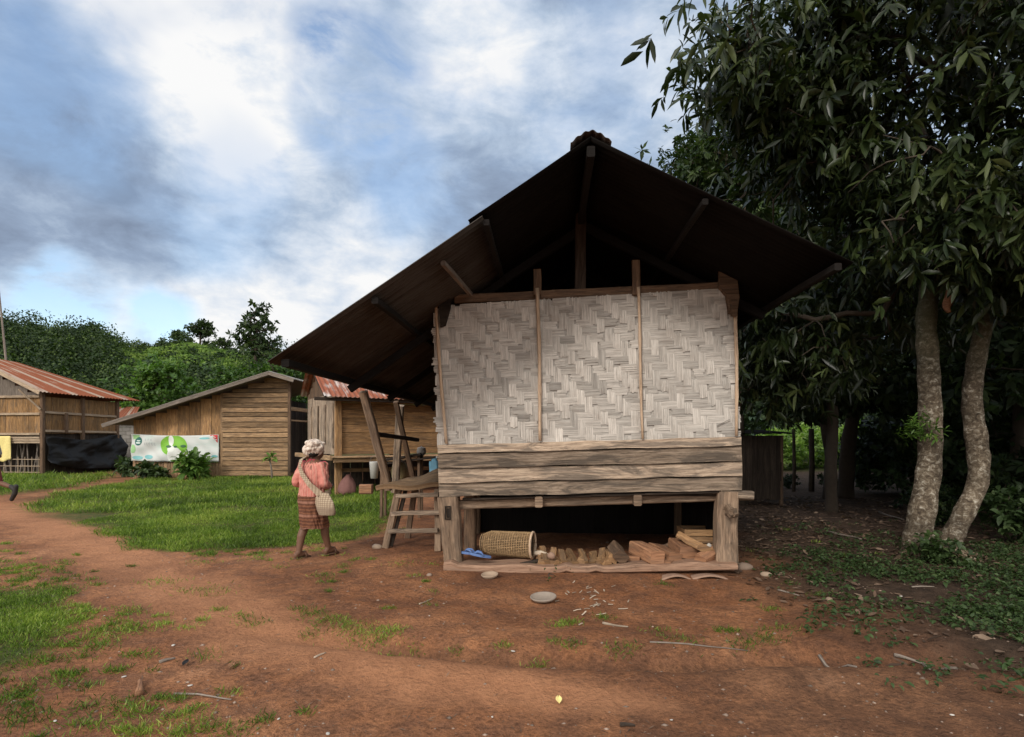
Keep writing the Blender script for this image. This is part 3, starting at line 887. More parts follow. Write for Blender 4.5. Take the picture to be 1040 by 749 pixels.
# woven bamboo wall: floats of a two-by-two twill, each float several split strips
BL, BR, TR, TL = hp(444, 454, 0), hp(752, 445.5, 0), hp(745, 292.5, 0), hp(440, 311, 0)
def bil(s_, t_): return (BL * (1 - s_) + BR * s_) * (1 - t_) + (TL * (1 - s_) + TR * s_) * t_
mb = MB()
NXc, NYc = 40, 19
def strip(s0, t0, s1, t1, vertical, w_, tone, z):
    """one split strip; bows outward in the middle of its float"""
    b = len(mb.V); segs = 4
    u0, v0 = random.uniform(0, 60), random.uniform(0, 60)
    for i in range(segs + 1):
        f = i / segs
        bow = -.006 * math.sin(math.pi * f) - z
        cs, ct = s0 + (s1 - s0) * f, t0 + (t1 - t0) * f
        for e in (-1, 1):
            ss, tt_ = (cs + e * w_ / 2, ct) if vertical else (cs, ct + e * w_ / 2)
            p = bil(ss, tt_); mb.V.append((p.x, p.y + bow - .008 + e * random.uniform(-.0008, .0008), p.z))
    L = .25
    for i in range(segs):
        idx = (b + 2 * i, b + 2 * i + 1, b + 2 * i + 3, b + 2 * i + 2)
        mb.face(idx, ((u0 + L * i / segs, v0), (u0 + L * i / segs, v0 + .02), (u0 + L * (i + 1) / segs, v0 + .02), (u0 + L * (i + 1) / segs, v0)), tone)
cs_, ct_ = 1 / NXc, 1 / NYc
for i in range(-1, NXc + 1):
    for j in range(-1, NYc + 1):
        k = (i + j) % 4
        jig = lambda a: random.uniform(-a, a)
        if k in (0,) and 0 <= i < NXc:                 # vertical float over two cells
            ft = random.gauss(.62, .11); fl0, fl1 = random.choice((0, 0, -.35, .35)), random.choice((0, 0, .4, -.4))
            n = random.choice((3, 4, 4, 5))
            for q in range(n):
                t0, t1 = max((j + fl0) * ct_ - .004 + jig(.005), -.01 + jig(.006)), min((j + 2 + fl1) * ct_ + .004 + jig(.005), 1.0 + jig(.004))
                if i == 0 and t0 > .86: continue
                if t1 - t0 < .02: continue
                strip((i + (q + .5) / n) * cs_, t0, (i + (q + .5) / n) * cs_ + jig(.0006), t1, True, cs_ / n * random.uniform(.82, 1.02), min(1, max(0, ft + jig(.13))), random.uniform(0, .002))
        if k in (2,) and 0 <= j < NYc:                 # horizontal float: cells not covered by a vertical
            ft = random.gauss(.53, .11); fl0, fl1 = random.choice((0, 0, -.3, .4)), random.choice((0, 0, .4, -.4))
            n = random.choice((3, 4, 4, 5))
            for q in range(n):
                s0, s1 = max((i + fl0) * cs_ - .002 + jig(.003), -.006 + jig(.005)), min((i + 2 + fl1) * cs_ + .002 + jig(.003), 1.001 + jig(.003))
                if s1 - s0 < .01: continue
                if j >= 17 and s0 < .03: s0 = .035 + jig(.004)
                strip(s0, (j + (q + .5) / n) * ct_, s1, (j + (q + .5) / n) * ct_ + jig(.0015), False, ct_ / n * random.uniform(.8, 1.0), min(1, max(0, ft + jig(.14))), random.uniform(0, .002))
# backing mat layer (the strips passing underneath)
mb.grid(lambda u, v: bil(.004 + u * .99, .005 + v * .985) + Vector((0, .006, 0)), 30, 14, 3.3, 1.6, .40, thick=-.004)
# torn strip near the lower right corner
mb.beam(hp(728, 433, -.03), hp(741, 426, -.035), .012, .004, segs=2, tone=0.02)
mb.build('woven_wall', M['weave'], hut)
# bamboo battens over the mat
for (x0, y0, x1, y1, r_) in ((442, 300, 453, 451, .019), (546, 293, 549, 448, .020), (648, 292, 653, 446, .016), (747, 318, 748.5, 443, .019)):
    a, b = hp(x0, y0, -.05), hp(x1, y1, -.05)
    mb = MB(); pts, rr = [], []
    for i in range(13):
        f = i / 12; p = a + (b - a) * f + Vector((.006 * math.sin(f * 5 + x0), 0, 0))
        pts.append(p); rr.append(r_ * (1 + (.22 if i in (0, 4, 8) else 0)) * (1.0 - .15 * f))
    mb.tube(pts, rr, 8, .7)
    mb.build('bamboo_batten', M['bamboo'], hut, True)
# studs, tie beam, king post, loose brace
for (x0, y0, y1) in ((546, 274, 300), (646, 265, 300)):
    mb = MB(); mb.beam(hp(x0, y1, -.03), hp(x0 - .3, y0, -.03), .085, .05, side=(1, 0, 0), segs=3); mb.build('stud', M['brown_wood'], hut)
mb = MB(); mb.beam(hp(462, 304.5, .04), hp(736, 291.5, .04), .07, .095, side=(0, 1, 0), segs=8, jit=.004); mb.build('tie_beam', M['brown_wood'], hut)
mb = MB(); mb.beam(hp(589, 297, .09), hp(590, 215, .09), .12, .09, side=(1, 0, 0), segs=4); mb.build('king_post', M['dark_wood'], hut)
mb = MB(); mb.beam(hp(450, 267, -1.22), hp(478, 299, -.10), .045, .045, segs=3); mb.build('brace', M['grey_stick'], hut)
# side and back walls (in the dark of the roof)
def boardwall(mb, p0, p1, z0, z1, bw=.18, th=.02, tone=(.2, .7), vertical=True, ztop=None, gap=.006):
    p0, p1 = Vector(p0), Vector(p1); ax = (p1 - p0); L = ax.length; ax.normalize(); nrm = Vector((ax.y, -ax.x, 0))
    if vertical:
        n = max(1, int(L / bw))
        for k in range(n):
            f = (k + .5) / n; c = p0 + ax * L * f + nrm * random.uniform(-.006, .006)
            zt = ztop(f) if ztop else z1
            mb.beam((c.x, c.y, z0 + random.uniform(-.01, .01)), (c.x, c.y, zt), L / n - gap, th, side=ax, segs=3, jit=.002, tone=random.uniform(*tone))
    else:
        n = max(1, int((z1 - z0) / bw)); hh = (z1 - z0) / n
        for k in range(n):
            z = z0 + (k + .5) * hh; off = nrm * (random.uniform(-.004, .004) + (.008 if k % 2 else 0))
            mb.beam(p0 + off + Vector((0, 0, z)), p1 + off + Vector((0, 0, z + random.uniform(-.008, .008))), th, hh - gap, side=nrm, segs=5, jit=.002, tone=random.uniform(*tone))
for sx in (lt.x - .06, rt.x + .06):
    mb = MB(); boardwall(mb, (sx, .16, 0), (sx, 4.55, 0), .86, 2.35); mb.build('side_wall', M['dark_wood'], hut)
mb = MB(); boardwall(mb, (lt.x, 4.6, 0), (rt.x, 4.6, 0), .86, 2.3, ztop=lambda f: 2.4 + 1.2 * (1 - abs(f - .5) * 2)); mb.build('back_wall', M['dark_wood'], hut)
mb = MB(); boardwall(mb, (lt.x, 2.36, 0), (rt.x, 2.36, 0), -.05, .78, gap=-.02); boardwall(mb, (rt.x + .02, .5, 0), (rt.x + .02, 2.36, 0), -.05, .8); mb.build('underfloor_boards', M['soot_wood'], hut)  # near-black boards added and overlapped to keep the space under the floor dark
# slanting props of the lean-to
def prop(a, b, w_, mat='brown_wood'):
    mb = MB(); pts = [Vector(a) + (Vector(b) - Vector(a)) * (i / 6) + Vector((random.uniform(-.01, .01), 0, 0)) for i in range(7)]
    mb.beam(a, b, w_, w_ * .8, side=(1, 0, 0), segs=6, jit=.006)
    return mb.build('prop', M[mat], hut)
def w2h(P):
    q = Vector(P) - HO; return Vector((q.dot(hu), q.dot(hv_), q.z))
prop(w2h(at(395, 497, 8.0)), w2h(at(369, 398, 7.35)), .10, 'post')
prop(w2h(at(424, 505, 10.1)), w2h(at(402, 408, 9.2)), .08, 'brown_wood')
prop(w2h(at(401, 500, 10.2)), w2h(at(407, 412, 9.6)), .12, 'plank_pale')
mb = MB(); mb.beam(w2h(at(381, 441, 8.0)), w2h(at(424, 447, 9.6)), .07, .06, segs=4); mb.build('cross_rail', M['dark_wood'], hut)

# ------------------------------------------------------------------ things under and before the hut
LOGZ = .10
def hutpt(px, py, d_=None):
    return hw(hp(px, py, d_))
def lump(name, P, rx, ry, rz, mat, label, cat, group=None, seed=0, rot=0):
    mb = MB(); n, mrings = 12, 7
    rings = []
    for i in range(mrings):
        th = math.pi * (i + .35) / (mrings - .3)
        ring = []
        for k in range(n):
            a = 2 * math.pi * k / n
            r = 1 + .28 * (float(fbm(math.cos(a) * 1.3 + seed * 3, math.sin(a) * 1.3 + i * .5, seed, 2)) - .5)
            x, y, z = rx * math.sin(th) * math.cos(a) * r, ry * math.sin(th) * math.sin(a) * r, -rz * math.cos(th) * r
            ring.append((P[0] + x * math.cos(rot) - y * math.sin(rot), P[1] + x * math.sin(rot) + y * math.cos(rot), P[2] + z))
        rings.append(ring)
    mb.ring_loft(rings, [i * .03 for i in range(mrings)], random.uniform(.3, .8))
    o = mb.build(name, M[mat], None, True)
    return tag(o, label, cat, group)
# basket lying on its side
bk = empty('wicker_basket'); tag(bk, 'wicker basket lying on its side beneath the hut', 'basket')
A, B = hutpt(489, 551, .25), hutpt(541, 554, .12)
def basket(root):
    ax = (B - A); L = ax.length; ax.normalize()
    side = Vector((0, 0, 1)).cross(ax).normalized(); up = ax.cross(side)
    def rad(f): return (.092 + .042 * min(1, f * 5) + .010 * f) if f > 0 else .06
    cen = lambda f: A + ax * L * f
    def pt(f, a, o=0):
        r = rad(f) + o
        return cen(f) + side * math.cos(a) * r * .9 + up * math.sin(a) * r
    NR, NA = 22, 46
    mb = MB()
    for i in range(NR):                      # hoops
        f = (i + .3) / NR
        mb.tube([pt(f, 2 * math.pi * k / NA, .003 * (1 if (k + i) % 2 else -1)) for k in range(NA + 1)], .0052, 4, random.uniform(.4, .9), flat=(1, 1))
    for k in range(NA):                      # stakes
        a = 2 * math.pi * k / NA
        mb.tube([pt(f / 10, a) for f in range(11)], .0045, 4, random.uniform(.3, .85))
    mb.build('basket_body', M['basket'], root)
    mb = MB()
    mb.grid(lambda u, v: pt(.02 + u * .95, v * 2 * math.pi, -.008), 12, 30, tone=.0, thick=.003)
    mb.grid(lambda u, v: cen(.03) + (pt(.02, v * 2 * math.pi, -.005) - cen(.02)) * u, 2, 30, tone=.15, thick=.003)
    mb.build('liner', M['brown_wood'], root)
    mb = MB(); mb.tube([pt(1.0, 2 * math.pi * k / 40, .004) for k in range(41)], .014, 6, .9); mb.build('rim', M['bamboo'], root, True)
basket(bk)
# blue sandals
def sandal(P, rz, label, tilt=0):
    s_ = empty('flip_flop', P, rz); s_.rotation_euler = (tilt, 0, rz)
    tag(s_, label, 'sandal', 'blue sandals on the sill log')
    mb = MB()
    def outl(z): return [(.045 * (1 - .35 * abs(math.sin(a)) * (1 if math.sin(a) < 0 else .55)) * math.cos(a), .12 * math.sin(a), z) for a in [2 * math.pi * k / 22 for k in range(22)]]
    mb.ring_loft([outl(0), outl(.012), [(x * .96, y * .97, .024) for x, y, z in outl(0)]], [0, .01, .02], .6)
    mb.build('sole', M['blue_rubber'], s_)
    for sx in (-1, 1):
        mb = MB(); mb.tube([(0, .07, .022), (sx * .018, .04, .05), (sx * .036, 0, .045), (sx * .042, -.03, .018)], [.007, .010, .011, .008], 6, .8); mb.build('strap', M['blue_rubber'], s_, True)
    return s_
p = hutpt(478, 566, -.03); sandal((p.x, p.y, LOGZ + .055), R(75), 'left blue sandal lying flat on the end of the log')
p = hutpt(488, 569, -.12); sandal((p.x, p.y - .02, LOGZ + .05), R(100), 'right blue sandal overlapping the other beside the basket', R(12))
# split firewood: thin sticks leaning in a row on the sill log
SPL = [(549, 'leftmost thin split stick, next to the pale branch'), (554, 'short thin stick squeezed beside the leftmost one'), (560, 'second thin split stick, yellowish and upright'), (566, 'thin split stick with a pointed top beside two others'),
       (572, 'narrow orange split stick low in the row'), (578, 'short orange split stick in mid row'), (584, 'straight yellow split stick leaning in mid row'), (589, 'dark bark covered split stick in mid row'), (594, 'bent split stick with dark inner side'),
       (600, 'wide yellow split stick leaning left'), (606, 'grey edged split stick near the row end'), (611, 'low split stick tucked under its neighbours'), (616, 'last thin split stick before the thick stubs')]
for k, (px, lab) in enumerate(SPL):
    ln = (-.3, -.4, .1, -.5, -.2, .3, -.5, .35, -.3, .4, -.4, .2, -.4)[k]
    base = hutpt(px + 1, 575 - (k * 5 % 3), -.10 + .015 * (k % 3)); top = base + hu * ln * .13 + hv_ * random.uniform(.22, .34) + Vector((0, 0, random.uniform(.02, .11)))
    mb = MB(); wd = random.uniform(.062, .09)
    ax = (top - base).normalized(); sd_ = Vector((1, random.uniform(-.3, .3), random.uniform(-.35, .35)))
    sd_ = (sd_ - ax * sd_.dot(ax)).normalized(); up = ax.cross(sd_)
    if up.z < 0: up = -up
    rings = []
    L = (top - base).length; q4 = [random.uniform(-.35, .35) for _ in range(5)]
    for i in range(6):
        f = i / 5; c = base + (top - base) * f + sd_ * random.uniform(-.007, .007)
        r1 = wd * (1 - .18 * f) * random.uniform(.92, 1.05)
        rings.append([c - sd_ * r1 * .62 - up * .01, c + sd_ * r1 * (.62 + q4[0] * .2), c + sd_ * r1 * (.4 + q4[1] * .3) + up * r1 * (.62 + q4[2] * .3), c - sd_ * r1 * (.42 + q4[3] * .3) + up * r1 * (.75 + q4[4] * .4)])
    mb.ring_loft(rings, [L * i / 5 for i in range(6)], random.uniform(.1, .8))
    tag(mb.build('firewood_stick', M['firewood'], None), lab, 'firewood', 'thin split firewood in a row under the hut')
# thicker billets and blocks
def billet(p0, p1, w_, t_, mat, label, roll=0, tone=None):
    mb = MB(); a, b = Vector(p0), Vector(p1); ax = (b - a).normalized()
    sd_ = ax.cross(Vector((0, 0, 1))).normalized(); sd_ = Matrix.Rotation(roll, 3, ax) @ sd_
    mb.beam(a, b, w_, t_, side=sd_, segs=4, jit=.006, cham=.09, tone=tone, taper=random.uniform(.92, 1.05))
    return tag(mb.build('firewood_block', M[mat]), label, 'firewood', 'thick firewood blocks under the hut')
hb = lambda px, py, d_: hutpt(px, py, d_)
billet(hb(623, 568, -.08), hb(616, 562, .25), .10, .09, 'firewood', 'pale thick stub at the right end of the thin sticks', .3, .55)
billet(hb(631, 567, -.1), hb(624, 556, .18), .15, .12, 'brown_wood', 'dark brown round stub with a jagged top', .7, .35)
billet(hb(643, 568, 0), hb(640, 566, .35), .13, .06, 'firewood_red', 'low flat dusty block right of the dark stub', 0, .5)
billet(hb(668, 567, -.14), hb(646, 556, .34), .16, .15, 'firewood_red', 'squared orange beam end pointing at the viewer', .05, .9)
billet(hb(686, 566, -.03), hb(664, 556, .40), .16, .10, 'firewood_red', 'dusty plank offcut just right of the orange beam', .2, .45)
billet(hb(676, 573, -.1), hb(686, 567, .15), .10, .07, 'firewood_red', 'small pale chunk low in front of the pile', .1, .6)
billet(hb(701, 562, .02), hb(688, 552, .42), .24, .13, 'firewood_red', 'broad flat slab in the middle of the block pile', .1, .5)
billet(hb(716, 558, -.04), hb(694, 546, .3), .22, .085, 'firewood', 'tilted orange board topping the block pile', .45, .7)
billet(hb(711, 569, -.10), hb(729, 559, .12), .13, .10, 'firewood_red', 'round ended block leaning by the right post', .4, .65)
billet(hb(732, 571, -.03), hb(718, 569, .2), .10, .05, 'firewood_red', 'flat piece touching the foot of the right post', 0, .5)
billet(hb(690, 553, .45), hb(672, 557, .55), .13, .08, 'brown_wood', 'dark plank lying behind the block pile', .1, .5)
lump('paper_scrap', hb(720, 555, .2), .03, .025, .035, 'white_bit', 'small crumpled white scrap between blocks and right post', 'scrap', None, 61)
# crate behind
cr = empty('wooden_crate'); tag(cr, 'low wooden crate of pale slats behind the firewood', 'crate')
c0 = hw(hp(711, 560, .75)); 
for nm, (dx, dy) in (('front_panel', (0, -.16)), ('rear_panel', (0, .16))):
    mb = MB()
    for k in range(4): mb.beam((c0.x - .24, c0.y + dy, .06 + k * .085), (c0.x + .24, c0.y + dy, .06 + k * .085), .016, .075, side=(0, 1, 0), segs=2)
    mb.build(nm, M['firewood'], cr)
for sx in (-1, 1):
    mb = MB()
    for k in range(4): mb.beam((c0.x + sx * .23, c0.y - .15, .06 + k * .085), (c0.x + sx * .23, c0.y + .15, .06 + k * .085), .016, .075, segs=2)
    mb.build('end_panel', M['firewood'], cr)
# branches on the log
mb = MB(); a, b = hb(543, 562, .1), hb(562, 567, .0)
mb.tube([a, a + (b - a) * .35 + Vector((0, 0, .02)), a + (b - a) * .7 + Vector((0, 0, .01)), b], [.028, .03, .026, .014], 8, .9)
tag(mb.build('pale_branch', M['pale_stick'], None, True), 'pale peeled branch behind the thin firewood', 'branch')
mb = MB(); a, b = hb(528, 573, -.12), hb(561, 568, 0)
mb.tube([a, a + (b - a) * .4, a + (b - a) * .8 + Vector((0, 0, .01)), b], [.014, .024, .03, .022], 8, .2)
tag(mb.build('dark_branch', M['dark_wood'], None, True), 'dark charred branch lying along the log', 'branch')

def onground(px, py):
    x, y = gd(px, py)
    for _ in range(12):
        y = .5 * y + .5 * F * (CH - G(x, y)) / (py - HOR); x = (px - 520) / F * y
    return x, y, G(x, y)
x, y = hb(560, 573, -.1).xy
lump('stone', (x, y, LOGZ + .06), .045, .04, .04, 'terracotta', 'small reddish stone on the log below the branch tip', 'stone', None, 3)
# two shallow bowls
for (px, py, r_, mat, lab) in ((497.5, 587, .088, 'clay', 'pale shallow clay bowl standing close to the sill log'), (552, 610, .118, 'clay_dark', 'wider grey saucer lying on the open dirt')):
    x, y, z = onground(px, py)
    mb = MB(); mb.lathe([(.001, .012), (r_ * .55, .012), (r_ * .8, .022), (r_ * .93, .038), (r_, .042), (r_ * 1.02, .034), (r_ * .85, .012), (r_ * .55, 0), (.001, 0)], 28, (0, 0, 0), .6)
    o = mb.build('bowl', M[mat], None, True, (x, y, z)); o.rotation_euler = (R(4), R(-3), 0)
    tag(o, lab, 'bowl')
# two curved tile fragments by the log
for (px, py, wd, lab) in ((688, 589, .36, 'thin curved tile shard under the log, left one'), (722, 589, .46, 'wider arched tile shard under the right end of the log')):
    x, y, z = onground(px, py); mb = MB()
    mb.grid(lambda u, v: (x + (u - .5) * wd, y + v * .18, z - .012 + .055 * math.sin(math.pi * u) * (1 - .3 * v)), 14, 4, tone=.5, thick=.014)
    tag(mb.build('tile_shard', M['terracotta'], None, True), lab, 'tile')
STN = [(756, 578, .10, .06, .05, 'stone', 'dark stone leaning at the outer foot of the right post'), (778, 585, .06, .045, .03, 'clay', 'pale rounded stone right of the hut corner'),
       (792, 584, .055, .04, .02, 'clay', 'flat pale stone furthest from the hut corner'), (842, 610, .03, .03, .022, 'clay', 'small pale pebble among the weeds'),
       (383, 557, .08, .045, .04, 'clay', 'pale root end beside the trestle foot'), (436, 585, .03, .03, .02, 'stone', 'small brown stone left of the left post')]
for k, (px, py, a, b, c_, mt, lab) in enumerate(STN):
    x, y, z = onground(px, py); lump('stone', (x, y, z + c_ * .4), a, b, c_, mt, lab, 'stone', None, k + 7, random.uniform(-.5, .5))
# wood chips, white scraps, twigs on the dirt
for k in range(34):
    px, py = random.gauss(595, 18), random.gauss(609, 8)
    if k > 24: px, py = random.uniform(560, 640), random.uniform(595, 640)
    x, y, z = onground(px, py); a = random.uniform(-.9, .9) + random.choice((0, 1.2)); L = random.uniform(.025, .085)
    mb = MB(); q = Vector((math.cos(a), math.sin(a), random.uniform(-.1, .25))) * L
    mb.beam(Vector((x, y, z + .008)), Vector((x, y, z + .008)) + q, random.uniform(.006, .013), .005, segs=2, tone=random.uniform(.35, .9))
    tag(mb.build('wood_chip', M['pale_stick']), 'pale wood chip scattered on the dirt before the hut', 'wood chip', 'wood chips before the hut')
SCR = [(521, 'white_bit', 662, .035, 'white scrap on the dirt below the grass tuft'), (176, 'white_bit', 656, .035, 'white scrap at the edge of the left grass patch'), (126, 'white_bit', 688, .03, 'white scrap on bare dirt at lower left'),
       (56, 'white_bit', 733, .025, 'small white scrap near the bottom left corner'), (333, 'white_bit', 746, .03, 'white scrap at the bottom edge of the path'), (193, 'white_bit', 697, .03, 'white scrap beside the bent twig'),
       (106, 'white_bit', 626, .02, 'tiny white scrap beside the left grass'), (436, 'white_bit', 626, .018, 'tiny white scrap left of the rut'), (283, 'white_bit', 731, .02, 'tiny pale scrap on the path'),
       (682, 'white_bit', 732, .018, 'tiny white scrap at lower right of the dirt'), (500, 'white_bit', 729, .018, 'tiny white scrap near the yellow leaf'), (967, 'white_bit', 727, .025, 'white scrap on the dark dirt at lower right'),
       (915, 'white_bit', 606, .04, 'grey white scrap among the weeds')]
for k, (px, mt, py, r_, lab) in enumerate(SCR):
    x, y, z = onground(px, py); lump('scrap', (x, y, z + .004), r_ * .5, r_ * .32, r_ * .12, mt, lab, 'scrap', None, k + 30, random.uniform(0, 3))
TW = [((141, 708), (142, 694), .022, 'firewood_red', 'short reddish stick stub on the lower left dirt'), ((177, 706), (235, 712), .008, 'grey_stick', 'thin bent twig on the dirt'), ((162, 674), (178, 670), .012, 'grey_stick', 'short grey twig near the path middle'),
      ((612, 634), (638, 638), .011, 'pale_stick', 'pale forked twig right of the grass tufts'), ((319, 669), (331, 664), .007, 'pale_stick', 'thin straw on the bare path'), ((660, 653), (760, 662), .007, 'grey_stick', 'long thin straw along the rut'),
      ((832, 667), (870, 679), .011, 'grey_stick', 'pale curved stick at the weed edge, left one'), ((908, 667), (940, 677), .013, 'grey_stick', 'pale stick at the weed edge, middle one'), ((938, 676), (972, 681), .015, 'grey_stick', 'thick pale stick beside the weed leaves'),
      ((926, 597), (949, 597), .009, 'grey_stick', 'short straight pale stick among the weeds'), ((630, 738), (645, 739), .012, 'dark_wood', 'short dark twig near the bottom edge'), ((790, 600), (812, 606), .010, 'grey_stick', 'grey twig lying in the leaf litter'),
      ((840, 541), (875, 549), .02, 'grey_stick', 'grey stick lying in the dark under the trees'), ((893, 521), (918, 529), .02, 'grey_stick', 'pale fallen branch left of the pale trunks'), ((426, 614), (440, 608), .006, 'pale_stick', 'thin pale straw before the left post')]
for (a, b, r_, mt, lab) in TW:
    x0, y0, z0 = onground(*a); x1, y1, z1 = onground(*b); mb = MB()
    pts = []
    for i in range(6):
        f = i / 5; x, y = x0 + (x1 - x0) * f, y0 + (y1 - y0) * f + math.sin(f * 3) * .008
        pts.append((x, y, G(x, y) + r_ * .8))
    mb.tube(pts, [r_ * (1 - .5 * i / 5) * random.uniform(.85, 1.1) for i in range(6)], 7, random.uniform(.4, .8))
    tag(mb.build('twig', M[mt], None, True), lab, 'twig')
# yellow leaf and a few brown ones
for (px, py, mt, lab) in ((568, 717, 'cloth_yellow', 'single yellow fallen leaf on the dirt'), (233, 681, 'firewood_red', 'curled brown leaf on the path'), (186, 678, 'tarp', 'dark curled leaf on the lower left dirt')):
    x, y, z = onground(px, py); mb = MB()
    mb.grid(lambda u, v: (x + (u - .5) * .035 * math.sin(math.pi * (.1 + v * .85)), y + v * .055, z + .012 + .02 * abs(u - .5) + .012 * v), 6, 8, tone=.6, thick=.0015)
    tag(mb.build('fallen_leaf', M[mt], None, True), lab, 'leaf')

# trestle left of the hut
tr = empty('trestle_table'); tag(tr, 'rough wooden trestle with rungs and slanted slab top left of the hut', 'trestle')
def tpart(name, a, b, w_, t_, mat='post', side=None, seg=4):
    mb = MB(); mb.beam(a, b, w_, t_, side=side, segs=seg, jit=.005); return mb.build(name, M[mat], tr)
lf = onground(391, 557); rf = onground(445, 560)
LA, LB_ = Vector((lf[0], lf[1], lf[2])), at(406, 492, lf[1] + .12)
RA, RB = Vector((rf[0], rf[1], rf[2])), at(444, 497, rf[1] + .15)
tpart('leg', LA, LB_, .085, .07, side=(1, 0, 0)); tpart('leg', RA, RB, .08, .07, side=(1, 0, 0))
tpart('leg', LA + Vector((.16, .75, 0)), LB_ + Vector((.12, .62, 0)), .08, .07, 'brown_wood', side=(1, 0, 0)); tpart('leg', RA + Vector((0.02, .75, 0)), RB + Vector((-.03, .62, 0)), .08, .07, 'brown_wood', side=(1, 0, 0))
tpart('brace', LA + Vector((.07, .04, 0.02)), LB_ + Vector((.08, .05, -.06)), .05, .04, 'dark_wood', side=(1, 0, 0))
for py, x0, x1 in ((503, 403, 446), (521, 398, 447), (539, 395, 445)):
    tpart('rung', at(x0, py + 1, lf[1] - .03), at(x1, py - .5, rf[1] - .03), .05, .055, 'plank_pale')
mb = MB()
a0, a1 = at(381, 494, 7.5), at(450, 491, 7.3); b0, b1 = at(404, 490, 8.4), at(450, 476, 8.5)
mb.grid(lambda u, v: (a0 * (1 - u) + a1 * u) * (1 - v) + (b0 * (1 - u) + b1 * u) * v + Vector((0, 0, .018 * math.sin(u * 9) + .01 * math.sin(v * 20))), 16, 10, .9, .9, .35, thick=.06)
mb.build('tabletop', M['board_grey'], tr)

# ------------------------------------------------------------------ stilt house behind the trestle
SY = R(33)
su = Vector((math.cos(SY), math.sin(SY), 0)); sv = Vector((-math.sin(SY), math.cos(SY), 0))
SO = Vector((-4.44, 14.5, 0))
sh = empty('stilt_house', SO, SY); tag(sh, 'low brown plank house on stilts with a peeling red roof behind the trestle', 'house')
mb = MB(); boardwall(mb, (.1, 0, 0), (5.2, 0, 0), 1.02, 2.55, .19, .025, (.3, .7), False); mb.build('front_wall', M['board'], sh)
mb = MB(); boardwall(mb, (0, 3.1, 0), (0, .08, 0), 1.02, 2.6, .28, .025, (.55, .95)); mb.build('side_wall', M['plank_pale'], sh)
mb = MB(); boardwall(mb, (0, 3.1, 0), (0, .08, 0), 2.6, 2.6, .28, .025, (.2, .5), True, lambda f: 2.66 + .8 * (1 - abs(f * 2 - 1))); mb.build('gable', M['brown_wood'], sh)
mb = MB(); boardwall(mb, (-.02, 3.1, 0), (5.2, 3.1, 0), 1.02, 2.5); mb.build('back_wall', M['dark_wood'], sh)
for k in range(4):
    mb = MB(); mb.beam((-.035, .35 + k * .75, 1.2 + .1 * (k % 2)), (-.035, .35 + k * .75, 2.35), .10, .03, side=(0, 1, 0), segs=3); mb.build('batten', M['plank_pale'], sh)
mb = MB(); mb.beam((0, -.05, 0), (0, -.05, 2.62), .17, .12, side=(1, 0, 0), segs=6, tone=.6); mb.build('corner_post', M['board'], sh)
for (x_, y_) in ((1.7, .05), (3.4, .05), (5.1, .05), (0, 3.0), (2.6, 3.0), (5.1, 3.0), (2.5, 1.5)):
    mb = MB(); mb.beam((x_, y_, 0), (x_, y_, 1.02), .14, .14, side=(1, 0, 0), segs=3); mb.build('stilt', M['board_grey'], sh)
mb = MB()
for k in range(8): mb.beam((-.35, -.75 + k * .1, .98), (5.2, -.75 + k * .1, .98), .095, .03, side=(0, 1, 0), segs=6, jit=.003, tone=random.uniform(.4, .9))
mb.beam((-.3, -.7, .9), (5.2, -.7, .9), .08, .1, side=(0, 1, 0))
mb.beam((-.35, -.7, .96), (-.35, 3.1, .96), .06, .12)
mb.build('porch', M['board_grey'], sh)
mb = MB(); mb.beam((0, 0, .62), (5.2, 0, .6), .07, .1, side=(0, 1, 0)); mb.build('tie_rail', M['board_grey'], sh)
mb = MB(); boardwall(mb, (-.1, 1.6, 0), (5.2, 1.6, 0), 0, .95); mb.build('underfloor_boards', M['dark_wood'], sh)
def slope_roof(mb, A, B, C_, D_, period=.12, amp=.012, thick=.006, tonefn=None, nv=6):
    """corrugated slope: A-B along the eave, D-C along the ridge"""
    A, B, C_, D_ = map(Vector, (A, B, C_, D_))
    L = (B - A).length; n = min(420, int(L / period * 6))
    nn = (B - A).cross(D_ - A).normalized()
    def fn(u, v): return (A * (1 - u) + B * u) * (1 - v) + (D_ * (1 - u) + C_ * u) * v + nn * amp * math.sin(u * L / period * 2 * math.pi)
    mb.grid(fn, n, nv, L, (D_ - A).length, .5, thick=thick, tonefn=tonefn)
mb = MB()
slope_roof(mb, (-.5, -.62, 2.46), (5.6, -.62, 2.46), (5.6, 1.6, 3.6), (-.35, 1.6, 3.6)); slope_roof(mb, (5.6, 3.2, 2.7), (-.2, 3.2, 2.7), (-.35, 1.6, 3.6), (5.6, 1.6, 3.6))
sroof = mb.build('roof', M['roof_rust2'], sh)
mb = MB(); mb.beam((-.7, -.5, 2.40), (5.5, -.5, 2.40), .06, .08, side=(0, 1, 0)); mb.build('eave_beam', M['dark_wood'], sroof)
mb = MB(); mb.beam((-.42, -.45, 2.45), (-.30, 1.6, 3.48), .05, .09); mb.build('rafter', M['dark_wood'], sroof)
